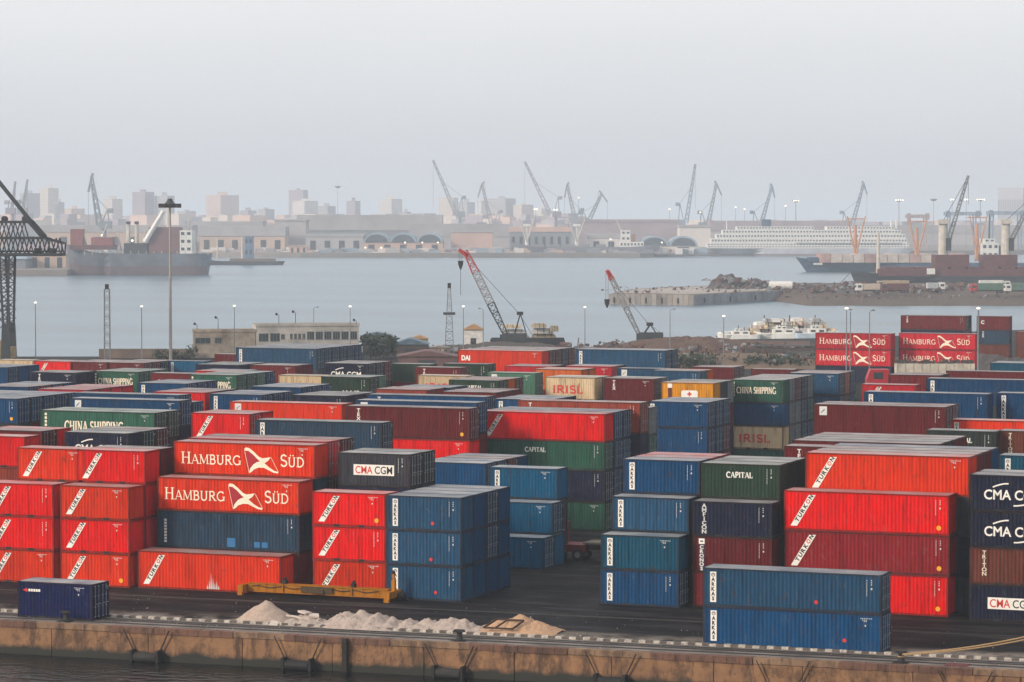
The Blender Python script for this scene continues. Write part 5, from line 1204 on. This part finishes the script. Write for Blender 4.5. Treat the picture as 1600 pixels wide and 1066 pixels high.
truck(1370, 1420, 460, 1110, tro, tro, 2.2, 'tan truck parked behind the maroon dump truck')
truck(1448, 1476, 465, 1080, wht, plain('truck_grey', (.46, .48, .48), .7, .3, 1), 2.0, 'small pale truck alone in the jetty middle', 1)
truck(1515, 1570, 470, 1056, trr, trg, 2.4, 'green dump truck with red cab at right')
truck(1569, 1625, 470, 1054, wht, trg, 2.4, 'green dump truck cut by the right edge')
truck(1530, 1578, 458, 1105, wht, wht, 2.4, 'white truck behind the green dump trucks', 1)
# black cargo ship behind the jetty
sh = Ship('cargo_ship', 1480, 1262, 'black cargo ship with grey deck cranes behind jetty trucks', 'ship', 'ships lying in the harbour')
sh.hull(1327, 1760, 20, 431, [hullk, boot], bow=-1, up_b=2.6, up_s=1, rake=.03)
sh.block('deck_coaming', 1370, 1740, 420, 431, -8, 8, dkr)
for k, x in enumerate(range(1378, 1640, 26)): sh.block('hatch_cover', x, x+22, 417, 419.9, -7, 7, dkr)
for a, b in ((1458, 1511), (1533, 1586)): sh.block('hold_box', a, b, 398, 416.9, -6, 6, dkr)
sh.block('locker', 1444, 1456, 419, 428, -9.5, -8.02, wht)
sh.spar('foremast', (1372, 428), (1372, 362), .9, .5, derr); sh.spar('yard_arm', (1367, 375), (1378, 375), .2, .2, derr)
for x, tip in ((1473, (1512, 275)), (1571, (1618, 300))):
    g = MB(); g.tube((sh.X(x), 0, sh.Z(418)), (sh.X(x), 0, sh.Z(345)), 2.1, 1.8, 12); g.box(sh.X(x)-2.3, sh.X(x)+2.3, -2.4, 2.4, sh.Z(350), sh.Z(343)); g.build('crane_pedestal', derr, sh.e)
    g = MB(); g.box(sh.X(x+4), sh.X(x+12), -2, 2, sh.Z(392), sh.Z(372)); g.build('crane_cab', steel_d, sh.e)
    g = MB(); g.truss((sh.X(x+9), 0, sh.Z(375)), (sh.X(tip[0]), 0, sh.Z(tip[1])), 2.4, 1.6, 12, .34, .2, .45, side=(0, 1, 0)); g.build('crane_jib', steel_g, sh.e)
    g = MB(); g.tube((sh.X(x), 0, sh.Z(345)), (sh.X(tip[0]-2), 0, sh.Z(tip[1]+4)), .12, .12, 5); g.tube((sh.X(tip[0]), 0, sh.Z(tip[1])), (sh.X(tip[0]), 0, sh.Z(tip[1]+45)), .1, .1, 5); g.build('wire', steel_d, sh.e)
g = MB(); g.path([Vector((sh.X(1328), -2, sh.Z(425))) + (Vector((sh.X(1285), -30, sh.Z(447))) - Vector((sh.X(1328), -2, sh.Z(425))))*k/8 + Vector((0, 0, -1.2*math.sin(math.pi*k/8))) for k in range(9)], .12, 5); g.build('mooring_line', steel_d, sh.e)
# blue cargo ship
sh = Ship('cargo_ship', 1440, 1660, 'blue cargo ship with orange masts and pale deck cargo', 'ship', 'ships lying in the harbour')
sh.hull(1243, 1760, 26, 411, [hullb, hullb], bow=-1, up_b=3.2, up_s=1, rake=.035)
for k in range(13):
    x = 1278+k*17.5; sh.block('cargo_bale', x, x+16.6, 396 + (k*7 % 3)*.8, 410, -10, 10, plain('pale_cargo', (.52, .44, .38), .8, .4, .15) if k % 4 else plain('pink_cargo', (.45, .28, .24), .8, .4, .15))
sh.block('forecastle', 1262, 1277, 402, 409, -7, 7, hullb)
for x, yt in ((1336, 352), (1432, 356), (1526, 350)):
    sh.spar('mast', (x, 408), (x, yt), 1.4, .8, morg); sh.spar('yard_arm', (x-15, yt-10), (x+15, yt-10), .35, .35, morg)
    for dx in (-14, 14): sh.spar('derrick', (x, 400), (x+dx, yt-14), .5, .35, morg, -2, -5)
sh.block('superstructure', 1530, 1556, 380, 405, -9, 9, wht, 2); sh.block('bridge', 1534, 1550, 373, 379.9, -9, 9, wht, 1); sh.spar('radar_mast', (1545, 373), (1545, 335), .5, .3, steel_d); sh.block('funnel', 1552, 1562, 384, 405, -3, 3, hullb)
pr = Print(); [pr.rect(sh.X(1268)+.85*k, sh.X(1268)+.85*k+.6, sh.Z(413.5), sh.Z(413.5)+1.1) for k in range(6)]; link('name_lettering', pr.mesh('name_lettering', white), sh.e, (0, -10.5, 0))
# white passenger ship
sh = Ship('passenger_ship', 1255, 2343, 'long white passenger ship with many decks at far quay', 'ship', 'ships lying in the harbour')
sh.hull(1083, 1425, 24, 388, [plain('liner_hull', (.42, .43, .46), .6, .3, .1), plain('liner_boot', (.20, .17, .18), .7)], bow=-1, up_b=1.5, up_s=.5, rake=.04)
for x0, x1, y0, y1, w in ((1104, 1418, 380, 387.9, 2), (1110, 1415, 373, 379.9, 1), (1118, 1412, 366, 372.9, 1), (1128, 1405, 359.5, 365.9, 1), (1150, 1270, 354, 359.4, 1), (1290, 1395, 354, 359.4, 1)): sh.block('deck_house', x0, x1, y0, y1, -10+.3*(388-y0)/6, 10, wht, w)
for x in range(1240, 1400, 11): sh.block('lifeboat', x, x+8, 377, 379.8, -11.5, -9.9, wht)
sh.block('funnel', 1190, 1204, 343, 354, -3, 3, hullb); sh.spar('mast', (1135, 360), (1135, 345), .5, .3, wht); sh.spar('mast', (1392, 354), (1392, 343), .8, .6, wht); sh.spar('mast', (1400, 358), (1400, 343), .8, .6, wht)
# grey freighter mid harbour
sh = Ship('cargo_ship', 910, 2275, 'grey freighter with white derricks at the far quay', 'ship', 'ships lying in the harbour')
sh.hull(796, 1028, 20, 386, [plain('freighter_grey', (.15, .155, .18), .7, .3, .1), plain('freighter_boot', (.09, .08, .09), .7)], bow=-1, up_b=4.0, up_s=1.5, rake=.05)
for x, dx in ((823, 12), (901, 13)):
    sh.spar('king_post', (x, 385), (x, 350 if x < 850 else 352), 1.4, 1.0, wht); sh.block('post_top', x-6, x+6, 350, 354, -2, 2, wht)
    for sg in (-1, 1): sh.spar('derrick', (x, 378), (x+sg*dx, 342), .7, .5, derr, -1, -3)
sh.block('superstructure', 968, 1005, 378, 387, -8, 8, wht, 1); sh.block('bridge', 970, 984, 360, 377.9, -7, 7, wht, 2); sh.block('funnel', 986, 993, 366, 377.9, -2, 2, morg); sh.spar('derrick', (970, 360), (963, 343), .6, .4, derr)
for k in range(5): sh.block('hatch_cover', 835+k*24, 850+k*24, 382, 387, -6, 6, steel_g)
# grey freighter at left
sh = Ship('cargo_ship', 215, 1572, 'grey-hulled freighter with red deckhouse at left harbour', 'ship', 'ships lying in the harbour')
sh.hull(104, 330, 20, 396, [hullg, boot], bow=-1, up_b=5.0, up_s=0, rake=.03, low=.42)
sh.block('forecastle', 112, 180, 383, 390, -8, 8, dkr); sh.block('hatch_house', 112, 131, 358, 383, -4, 4, plain('red_paint_far', (.24, .075, .07), .7, .3, .2)); sh.block('hatch_house', 145, 178, 371, 383, -6, 6, plain('red_paint_far', (.24, .075, .07), .7, .3, .2))
sh.spar('a_frame', (116, 382), (121, 360), .6, .5, derr); sh.spar('a_frame', (126, 382), (121, 360), .6, .5, derr)
for x in (201, 214): sh.spar('king_post', (x, 395), (x, 348), 1.2, 1.0, derr); sh.block('post_top', x-3, x+3, 346, 350, -1.5, 1.5, steel_d)
for x, y0, x1, y1 in ((135, 383, 128, 352), (160, 371, 168, 350), (190, 392, 184, 362), (222, 392, 228, 358), (296, 360, 296, 340), (310, 395, 306, 372)): sh.spar('mast', (x, y0), (x1, y1), .5, .3, derr)
for x in range(136, 330, 12): sh.spar('rail_post', (x, 398), (x, 392), .18, .18, derr, -9)
sh.block('deckhouse', 236, 283, 355, 395, -8, 8, plain('maroon_paint_far', (.17, .085, .085), .7, .3, .2)); sh.block('bridge', 284, 303, 360, 396, -9, 9, wht, 3); sh.spar('derrick', (230, 378), (259, 330), 1.5, 1.2, wht, -9); sh.spar('king_post', (264, 355), (264, 325), 1.2, 1.0, derr); sh.block('deck_cargo', 196, 232, 380, 396, -6, 6, steel_d)
sh = Ship('barge', 380, 1905, 'long low dark barge off the far warehouses', 'barge'); sh.hull(312, 445, 14, 408, [hullk, hullk], bow=-1, up_b=3.0, up_s=0, rake=.06); sh.block('deck_load', 360, 430, 404, 408, -5, 5, tane); sh.spar('mast', (379, 405), (379, 370), .9, .7, derr); sh.spar('mast', (340, 405), (340, 372), .6, .4, derr)
sh.block('wheelhouse', 383, 396, 370, 404, -4, 4, plain('blue_house', (.10, .16, .26), .7, .3, .2), 2)
# ================================================================== far shore: quay, warehouses, cranes, town
fz = 1.2
fpoly = [(-900, 2330), (300, 2290), (470, 2245), (1000, 2240), (1080, 2330), (1430, 2400), (2600, 2600), (3200, 9000), (-2200, 9000)]
g = MB(); g.slab([pd(x, D) for x, D in fpoly], -6, fz); tag(g.build('far_shore_land', plain('far_earth', (.20, .17, .15), .9, .35, .01)), kind='structure')
g = MB(); g.slab([pd(x, D) for x, D in ((-600, 1535), (105, 1545), (118, 1600), (120, 2330), (-900, 2330))], -6, .9); tag(g.build('left_quay_land', plain('far_earth', (.20, .17, .15))), kind='structure')
def roofed(nm, x0, x1, ytop, ybase, D, wall, roofm, lab, cat='warehouse', deep=40, kind='flat', eave=.5, n=3, doors=0, grp='warehouses on the far quay', lz=None):
    s = D/FPX; e = empty(nm, base((x0+x1)/2, D, fz if lz is None else lz), RZ); tag(e, lab, cat, grp); w = (x1-x0)*s; H = zpx(ytop, D)-e.location.z; b0 = 0.0
    he = H*eave
    g = MB(); g.box(-w/2, w/2, 0, deep, b0, he); g.build('wall', wall, e)
    g = MB()
    if kind == 'flat': g.box(-w/2-.6, w/2+.6, -.6, deep+.6, he+.01, H)
    elif kind == 'gable': g.add([(-w/2-1, -1, he+.01), (w/2+1, -1, he+.01), (w/2-2, deep/2, H), (-w/2+2, deep/2, H), (-w/2-1, deep+1, he+.01), (w/2+1, deep+1, he+.01)], [(0,1,2,3), (3,2,5,4), (0,3,4), (1,5,2)])
    elif kind == 'arch':
        for k in range(n):
            a0 = -w/2 + w*k/n; p = [(a0 + w/n*(1-math.cos(math.pi*i/10))/2, he + .01 + (H-he)*math.sin(math.pi*i/10)) for i in range(11)]; g.prism(p, -.8, deep)
    g.build('roof', roofm, e)
    if kind == 'arch':
        for k in range(n):
            a0 = -w/2 + w*(k+.08)/n; ww = w/n*.84; p = [(a0 + ww*(1-math.cos(math.pi*i/10))/2, he + .02 + (H-he)*.82*math.sin(math.pi*i/10)) for i in range(11)]; g = MB(); g.prism(p, -1.0, -.82); g.build('gable_window', dkglass, e)
    for k in range(doors): xx = -w/2+w*(k+.3)/doors; g = MB(); g.box(xx, xx+w/doors*.4, -.12, -.01, .0, he*.75); g.build('door', steel_d, e)
    return e
tanw = plain('far_tan_wall', (.46, .34, .27), .9, .2, .05); pinkw = plain('far_pink_wall', (.50, .34, .28), .9, .2, .05); greyw = plain('far_grey_wall', (.36, .34, .34), .9, .2, .05); bluer = plain('far_blue_roof', (.24, .31, .37), .8, .25, .05); greyr = plain('far_grey_roof', (.33, .32, .33), .8, .25, .05); mauv = plain('far_mauve_wall', (.30, .25, .27), .9, .25, .05); whw = plain('far_white_wall', (.62, .58, .54), .9, .2, .05); dkw = plain('far_dark_wall_hazed', (.19, .21, .235), .9, .2, .05)  # dkw, walls and window grids: haze fade lightened into the colour
for a in (('warehouse', 312, 445, 354, 400, 2330, tanw, greyr, 'grey-roofed tan warehouse behind the dark barge', 'flat', .62, 6), ('warehouse', 430, 478, 343, 400, 2380, greyw, greyr, 'tall plain grey store left of long shed', 'flat', .95, 0),
          ('warehouse', 465, 690, 336, 375, 2500, dkw, greyr, 'very long grey shed with dark eaves', 'flat', .55, 0), ('warehouse', 478, 568, 366, 404, 2300, greyw, greyr, 'low grey warehouse right of tan one', 'flat', .85, 4), 
          ('warehouse', 568, 692, 364, 404, 2300, pinkw, bluer, 'triple-arched warehouse with pink walls', 'arch', .52, 5), ('warehouse', 705, 770, 362, 404, 2320, pinkw, greyr, 'plain pink-walled block left of freighter', 'flat', .96, 0), ('warehouse', 640, 800, 350, 372, 2480, greyw, greyr, 'grey shed behind the pink block', 'flat', .5, 0),
          ('warehouse', 796, 892, 355, 404, 2380, dkw, pinkw, 'open-fronted transit shed behind grey freighter', 'flat', .80, 8), ('warehouse', 905, 1062, 343, 372, 2520, mauv, mauv, 'mauve shed row behind the freighter stern', 'flat', .9, 0), ('warehouse', 920, 990, 366, 400, 2400, whw, greyr, 'pale low shed behind freighter bridge', 'flat', .75, 3),
          ('warehouse', 1000, 1090, 369, 402, 2380, whw, bluer, 'double-arched blue warehouse left of passenger ship', 'arch', .35, 2), ('warehouse', 1062, 1110, 352, 380, 2480, whw, greyr, 'white block under the tallest crane', 'flat', .9, 0), ('warehouse', 60, 300, 352, 376, 2420, tanw, greyr, 'long tan shed behind the left freighter', 'flat', .72, 9), ('warehouse', 300, 410, 346, 360, 2560, whw, greyr, 'pale flat shed behind the tan warehouse', 'flat', .5, 0),
          ('warehouse', 1110, 1330, 345, 365, 2760, greyw, mauv, 'low dark shed line behind passenger ship', 'flat', .6, 0), ('warehouse', 1330, 1640, 352, 375, 2900, greyw, greyr, 'low hazy shed line at the right', 'flat', .6, 0)):
    roofed(a[0], a[1], a[2], a[3], a[4], a[5], a[6], a[7], a[8], kind=a[9], eave=a[10], n=3 if 'triple' in a[8] else 2, doors=a[11])
roofed('warehouse', 25, 103, 382, 425, 1610, tanw, mauv, 'tan sheds on the quay left of the grey freighter', kind='gable', eave=.6, doors=4, deep=20, lz=.9)
roofed('warehouse', -60, 40, 395, 428, 1590, dkw, bluer, 'dark shed at left edge behind the gantry', kind='gable', eave=.6, doors=2, deep=20, lz=.9)
roofed('port_office', 452, 480, 384, 404, 2270, pinkw, tanw, 'small tan office with windows on far quay', 'building', 12, 'flat', .9, doors=3, grp=None)
# town blocks
rdt = random.Random(11)
def town(x0, xc, x1, yt, D, wall, lab, floors=None, grp='town buildings on the skyline', cap=True):
    s = D/FPX; e = empty('apartment_block', base(xc, D, fz), RZ); tag(e, lab, 'building', grp); H = zpx(yt, D)-fz; al = R(40)
    l1 = max(6, (xc-x0)*s/math.cos(al)); l2 = max(6, (x1-xc)*s/math.sin(al)) if x1 > xc + 1 else 12
    u = Vector((-math.cos(al), math.sin(al), 0)); v = Vector((math.sin(al), math.cos(al), 0)); O = Vector((0, 0, 0))
    g = MB(); q4 = [O, O+v*l2, O+v*l2+u*l1, O+u*l1]; g.slab([(p.x, p.y) for p in q4], 0, H); g.build('wall', wall, e)
    if cap:
        c = (u*l1+v*l2)*.5; k = min(l1, l2)*.22; g = MB(); g.box(c.x-k, c.x+k, c.y-k, c.y+k, H+.01, H+rdt.uniform(2.5, 6)); g.build('stair_head', wall, e)
    fl = floors or max(3, int(H/3.4)); g = MB()
    for dr, nrm, l in ((u, -v, l1), (v, -u, l2)):
        nw = max(2, int(l/3.6))
        for r in range(fl):
            for i in range(nw):
                a = O + dr*(l*(i+.25)/nw) + nrm*.15; b = a + dr*(l/nw*.5); z0 = H*(r+.35)/fl; z1 = H*(r+.75)/fl
                g.add([(a.x,a.y,z0),(b.x,b.y,z0),(b.x,b.y,z1),(a.x,a.y,z1)], [(0,1,2,3)])
    o = g.build('window_grid', dkw, e); o['kind'] = 'stuff'
pal = [plain('town_pink_hazed', (.56, .40, .33), .9, .2, .05), plain('town_cream_hazed', (.58, .50, .42), .9, .2, .05), plain('town_grey_hazed', (.36, .35, .36), .9, .2, .05), plain('town_mauve_hazed', (.30, .25, .28), .9, .2, .05), whw]  # town walls lightened, part of the distance haze painted in
for i, (a, c, b, y, m, lab) in enumerate(((30, 42, 60, 302, 2, 'grey block behind the gantry tie'), (60, 76, 90, 294, 1, 'stepped cream tower left of grey cluster'), (84, 92, 100, 316, 2, 'grey block beside stepped cream tower'), (100, 112, 130, 326, 0, 'low pink block left of dark tower crane'), (160, 176, 190, 311, 1, 'cream block right of left dock crane'), (205, 227, 240, 300, 3, 'dark mauve tower near the tall mast'), (240, 262, 272, 306, 2, 'grey tower directly behind tall mast'), (276, 290, 305, 330, 2, 'low grey block right of tall mast'),
     (320, 345, 371, 305, 0, 'pink tower with shaded right face'), (374, 388, 400, 329, 3, 'small mauve block right of pink tower'), (402, 415, 428, 327, 2, 'small grey block between towers'), (450, 474, 481, 297, 3, 'dark tower with stepped roof'), (456, 476, 496, 314, 4, 'white terraced block before dark tower'), (496, 512, 524, 322, 2, 'grey block right of terraced one'), (541, 555, 563, 314, 3, 'narrow mauve tower with domed cap'), (592, 612, 628, 311, 4, 'white tower with roof turret'),
     (626, 634, 642, 331, 2, 'low grey block right of white tower'), (685, 708, 716, 309, 1, 'cream tower behind the first jib crane'), (716, 730, 742, 316, 2, 'grey block behind first jib crane'), (745, 752, 762, 314, 4, 'white slab behind the folded crane'), (762, 790, 806, 310, 2, 'broad grey slab right of folded crane'), (802, 815, 834, 320, 1, 'cream terraces left of second jib crane'), (834, 846, 860, 326, 4, 'low white block under second jib crane'), (1563, 1592, 1660, 293, 2, 'huge plain grey silo block at right edge'))):
    if i == 23: town(1563, 1598, 1640, 293, 4300, plain('silo_grey', (.36, .36, .39), .9, .1, .02), lab, floors=1, grp=None, cap=False)
    else: town(a, c, b, y, 4300 + rdt.uniform(0, 800), pal[m], lab)
g = MB()                                              # the unbroken low town behind, too far to tell its houses apart
for k in range(760):
    x = rdt.uniform(-60, 900) if k < 520 else rdt.uniform(850, 1660); D = rdt.uniform(3700, 5600); c = base(x, D, fz); h = rdt.uniform(8, 34) if x < 900 else rdt.uniform(6, 24); w = rdt.uniform(7, 22)
    p = [Vector((math.cos(a+.5), math.sin(a+.5), 0))*w for a in (0, 1.57, 3.14, 4.71)]; g.slab([(c.x+v.x, c.y+v.y) for v in p], 0, h, rdt.randrange(4))
tag(g.build('distant_town', pal[:4]), 'hazy low town spread along the skyline', 'town', kind='stuff')
# clutter on the far quay: crates, vehicles, small sheds, too small to tell apart
g = MB(); rc = random.Random(77)
for k in range(520):
    x = rc.uniform(330, 1095) if k < 330 else rc.uniform(-40, 330); D = (2262 if x > 470 else 2312) + rc.uniform(0, 25) if k < 420 else 2450 + rc.uniform(0, 60); c = base(x, D, fz); w = rc.uniform(1.2, 6); h = rc.uniform(1.2, 5) if k < 420 else rc.uniform(6, 17); d = rc.uniform(1, 4)
    ux, uy = RT.x, RT.y; pp_ = [(c.x-ux*w-uy*-d, c.y-uy*w-ux*d), (c.x+ux*w-uy*-d, c.y+uy*w-ux*d), (c.x+ux*w+uy*-d, c.y+uy*w+ux*d), (c.x-ux*w+uy*-d, c.y-uy*w+ux*d)]
    g.slab(pp_, 0, h, rc.randrange(6))
tag(g.build('quay_clutter', [greyw, tanw, dkw, whw, bluer, mauv]), 'crates, vehicles and small sheds lining the far quay', 'clutter', kind='stuff')
# jib cranes on the far quay
def far_crane(x, D, heel, tip, lab, head=None, w=4.2, mat=None, leg=8, stay=True):
    mat = mat or crm; s = D/FPX; e = empty('dock_crane', base(x, D, fz), RZ); tag(e, lab, 'crane', 'jib cranes on the far quay'); L = lambda a, b, d=0: Vector(((a-x)*s, d, zpx(b, D)-fz))
    hz = L(*heel).z; pz = hz*.42
    for sx in (-1, 1):
        for sy in (-1, 1): g = MB(); g.bar((sx*leg*.55, sy*4, 0), (sx*leg*.35, sy*2.5, pz), 1.1); g.build('leg', mat, e)
    g = MB(); g.box(-leg*.5, leg*.5, -3.5, 3.5, pz, pz+1.6); g.tube((0, 0, pz+1.6), (0, 0, hz-2.5), 1.9, 1.6, 10); g.build('tower', mat, e)
    sg = 1 if tip[0] < heel[0] else -1
    g = MB(); a, b = sorted((-3*sg, 5.5*sg)); g.box(a, b, -2.4, 2.4, hz-2.5, hz+2.8); g.build('machine_house', mat, e)
    H, T = L(*heel), L(*tip); g = MB(); g.truss(H, T, w, w*.8, 10, .85, .45, .4, side=(0, 1, 0)); g.build('jib', mat, e)
    A = Vector((2.5*sg, 0, hz + (T.z-hz)*.33)); g = MB(); g.bar((3.5*sg, 0, hz+2.8), A, .8); g.bar((-1*sg, 0, hz+2.8), A, .7)
    if stay: g.bar(A, H+(T-H)*.62, .35)
    g.box(*sorted((A.x+.5*sg, A.x+4.0*sg)), -1.4, 1.4, A.z-2.5, A.z+.8); g.build('counterweight', mat, e)
    if head:
        q0, q1 = L(*head[0]), L(*head[1]); g = MB(); g.bar(q0, T, 1.8, 1.6); g.bar(T, q1, 1.5, 1.4); g.bar(q0, H+(T-H)*.6, .35); g.build('jib_head', mat, e); T = q1
    g = MB(); g.tube(T, Vector((T.x, 0, max(2, T.z*.45))), .14, .14, 4); g.build('hoist_rope', mat, e)
crm = plain('far_crane_grey_hazed', (.22, .25, .28), .7, .25, .1); crb = plain('far_crane_blue_hazed', (.19, .25, .33), .7, .25, .1); crp = plain('far_crane_purple_hazed', (.27, .25, .30), .7, .25, .1)  # crane colours paler and bluer, with haze fade mixed into them
far_crane(718, 2870, (713, 335), (677, 251), 'straight jib crane leaning left, leftmost over harbour middle'); far_crane(775, 2820, (768, 350), (753, 288), 'folded-head crane between the two straight jibs', ((757, 284), (747, 308)), mat=crp)
far_crane(868, 2870, (860, 335), (820, 253), 'second straight jib crane leaning left', mat=crp); far_crane(902, 2820, (899, 345), (886, 289), 'folded-head crane left of its mirrored twin', ((889, 285), (882, 309)), mat=crm)
far_crane(915, 2840, (920, 345), (940, 303), 'folded-head crane leaning right, mirrored twin', ((936, 298), (949, 316)), mat=crm)
far_crane(1066, 2820, (1072, 348), (1086, 257), 'tallest straight jib crane right of harbour middle', w=4, mat=crb); far_crane(1100, 2840, (1106, 352), (1119, 287), 'folded-head crane beside the tallest jib crane', ((1116, 283), (1127, 305)), mat=crm)
far_crane(1182, 2860, (1189, 350), (1206, 291), 'folded-head crane above the passenger ship funnel', ((1203, 287), (1210, 309)), mat=crb); far_crane(1322, 2860, (1331, 352), (1349, 287), 'folded-head crane above the passenger ship stern', ((1346, 283), (1354, 304)), mat=crb)
far_crane(163, 2100, (156, 352), (144, 278), 'dark lattice crane behind the left freighter', ((146, 271), (139, 300)), 4.5, mat=crm); far_crane(38, 2500, (36, 330), (44, 281), 'small crane right of purple crane at far left', None, 2.2, mat=crm); far_crane(20, 2500, (19, 330), (25, 284), 'purple crane at far left behind gantry', None, 2.2, mat=crp)
for x0, x1, yt, D, lab in ((1418, 1450, 338, 2500, 'pinkish container gantry right of passenger ship'), (1478, 1530, 334, 2500, 'blue-grey container gantry behind deck crane jib'), (1545, 1600, 333, 2450, 'blue-grey container gantry before the silo block')):
    s = D/FPX; e = empty('quay_gantry', base((x0+x1)/2, D, fz), RZ); tag(e, lab, 'crane', 'container gantries on the far quay'); w = (x1-x0)*s; H = zpx(yt, D)-fz; m = plain('gantry_pink', (.36, .27, .24), .7, .2, .1) if x0 == 1418 else crb
    for sx in (-1, 1):
        for sy in (0, 14): g = MB(); g.bar((sx*w*.42, sy, 0), (sx*w*.38, sy, H), 1.1); g.build('leg', m, e)
    g = MB(); g.truss((-w*.55, 0, H), (w*.55, 0, H), 3, 2.4, 12, .5, .3, side=(0, 1, 0)); g.truss((-w*.5, 14, H), (w*.5, 14, H), 3, 2.4, 12, .5, .3, side=(0, 1, 0)); g.bar((0, 0, H), (0, 14, H), 1.2); g.build('girder', m, e)
    for sx in (-1, 1): g = MB(); g.box(sx*w*.45-1.5, sx*w*.45+1.5, -1.5, 1.5, H-3, H+2.5); g.build('sheave_house', m, e)
# lamp masts and lit lamps over there
MASTS = ['thick lit mast above the passenger ship middle', 'broad lit mast right of passenger ship stern crane', 'unlit disc-headed mast left of tall deck crane jib', 'lit mast just left of tall deck crane jib', 'lit mast just right of tall deck crane jib', 'broad lit mast left of the grey silo block', 'single far lamp left of the thick lit mast', 'far lamp left of the tallest jib crane', 'far lamp right of the tallest jib crane', 'left one of two far lamps before passenger ship funnel', 'right one of two far lamps before passenger ship funnel', 'high faint lamp between the mirrored crane twins', 'thin unlit aerial between terraced block and narrow tower', 'twin lamp left of second straight jib crane foot', 'twin lamp right of second straight jib crane foot',
 'left quay lamp before the triple-arched warehouse', 'second quay lamp before the triple-arched warehouse', 'third quay lamp before the triple-arched warehouse', 'fourth quay lamp before the triple-arched warehouse', 'rightmost quay lamp before the triple-arched warehouse', 'lamp over the left freighter forecastle', 'lamp over the left freighter king posts', 'lamp left of the freighter red deckhouse', 'lamp right of the freighter red deckhouse', 'lamp before the double-arched blue warehouse', 'lamp near the grey freighter bridge']
for i, (x, y, D, n) in enumerate(((1243, 314, 2500, 3), (1404, 313, 2600, 4), (1458, 312, 2600, 0), (1487, 312, 2550, 2), (1509, 312, 2550, 2), (1531, 312, 2500, 4), (1227, 322, 2450, 1), (1046, 327, 2500, 1), (1094, 332, 2500, 1), (1149, 324, 2500, 1), (1163, 327, 2500, 1), (904, 309, 2600, 1), (528, 292, 2900, 0), (837, 327, 2500, 2), (868, 328, 2480, 2), (571, 387, 2290, 1), (596, 387, 2290, 1), (633, 379, 2290, 1), (660, 379, 2290, 1), (684, 379, 2290, 1), (160, 368, 1590, 1), (207, 376, 1590, 1), (238, 374, 1585, 1), (290, 372, 1590, 1), (1034, 379, 2370, 1), (954, 374, 2260, 1))):
    e = empty('lamp_mast', base(x, D, fz), RZ); H = zpx(y, D)-fz
    tag(e, MASTS[i], 'mast', 'lamp masts on the far shore')
    g = MB(); g.tube((0, 0, 0), (0, 0, H), .45 if n > 2 else .25, .3 if n > 2 else .18, 6)
    if n == 0 or n > 2: g.lathe([(1.5, -1.2), (3.2, 0), (3.2, .5), (1, .8)], 10, (0, 0, H))
    g.build('pole', crm, e)
    for k in range(n): g = MB(); g.lathe([(.15, -.5), (.55, -.25), (.55, .25), (.15, .5)], 8, ((k-(n-1)/2)*1.9, -3.3 if n > 2 else 0, H)); g.build('lamp_head', glow('far_lamp', (1, .84, .6), 3.0), e)
# ================================================================== haze: one closed box of even, pale air round everything
hz_ = MB(); hz_.box(-31000, 31000, -500, 41000, -8, 92)
hm = bpy.data.materials.new('haze'); hm.use_nodes = True; ht = hm.node_tree; ht.nodes.clear()
ho = ht.nodes.new('ShaderNodeOutputMaterial'); hv = ht.nodes.new('ShaderNodeVolumePrincipled'); ht.links.new(hv.outputs[0], ho.inputs['Volume'])
hv.inputs['Color'].default_value = (.71, .79, .885, 1); hv.inputs['Density'].default_value = HAZE; hv.inputs['Anisotropy'].default_value = 0.0
tag(hz_.build('haze', hm), 'even pale harbour haze', 'haze', kind='stuff')
tag(HID.build('buried_containers', [paint(c, PAINTS[c]) for c in HSHADE]), 'containers buried inside the stacks carrying those in view', 'containers', kind='stuff')
print('CONTAINERS visible', NV[0], 'hidden', NH[0])
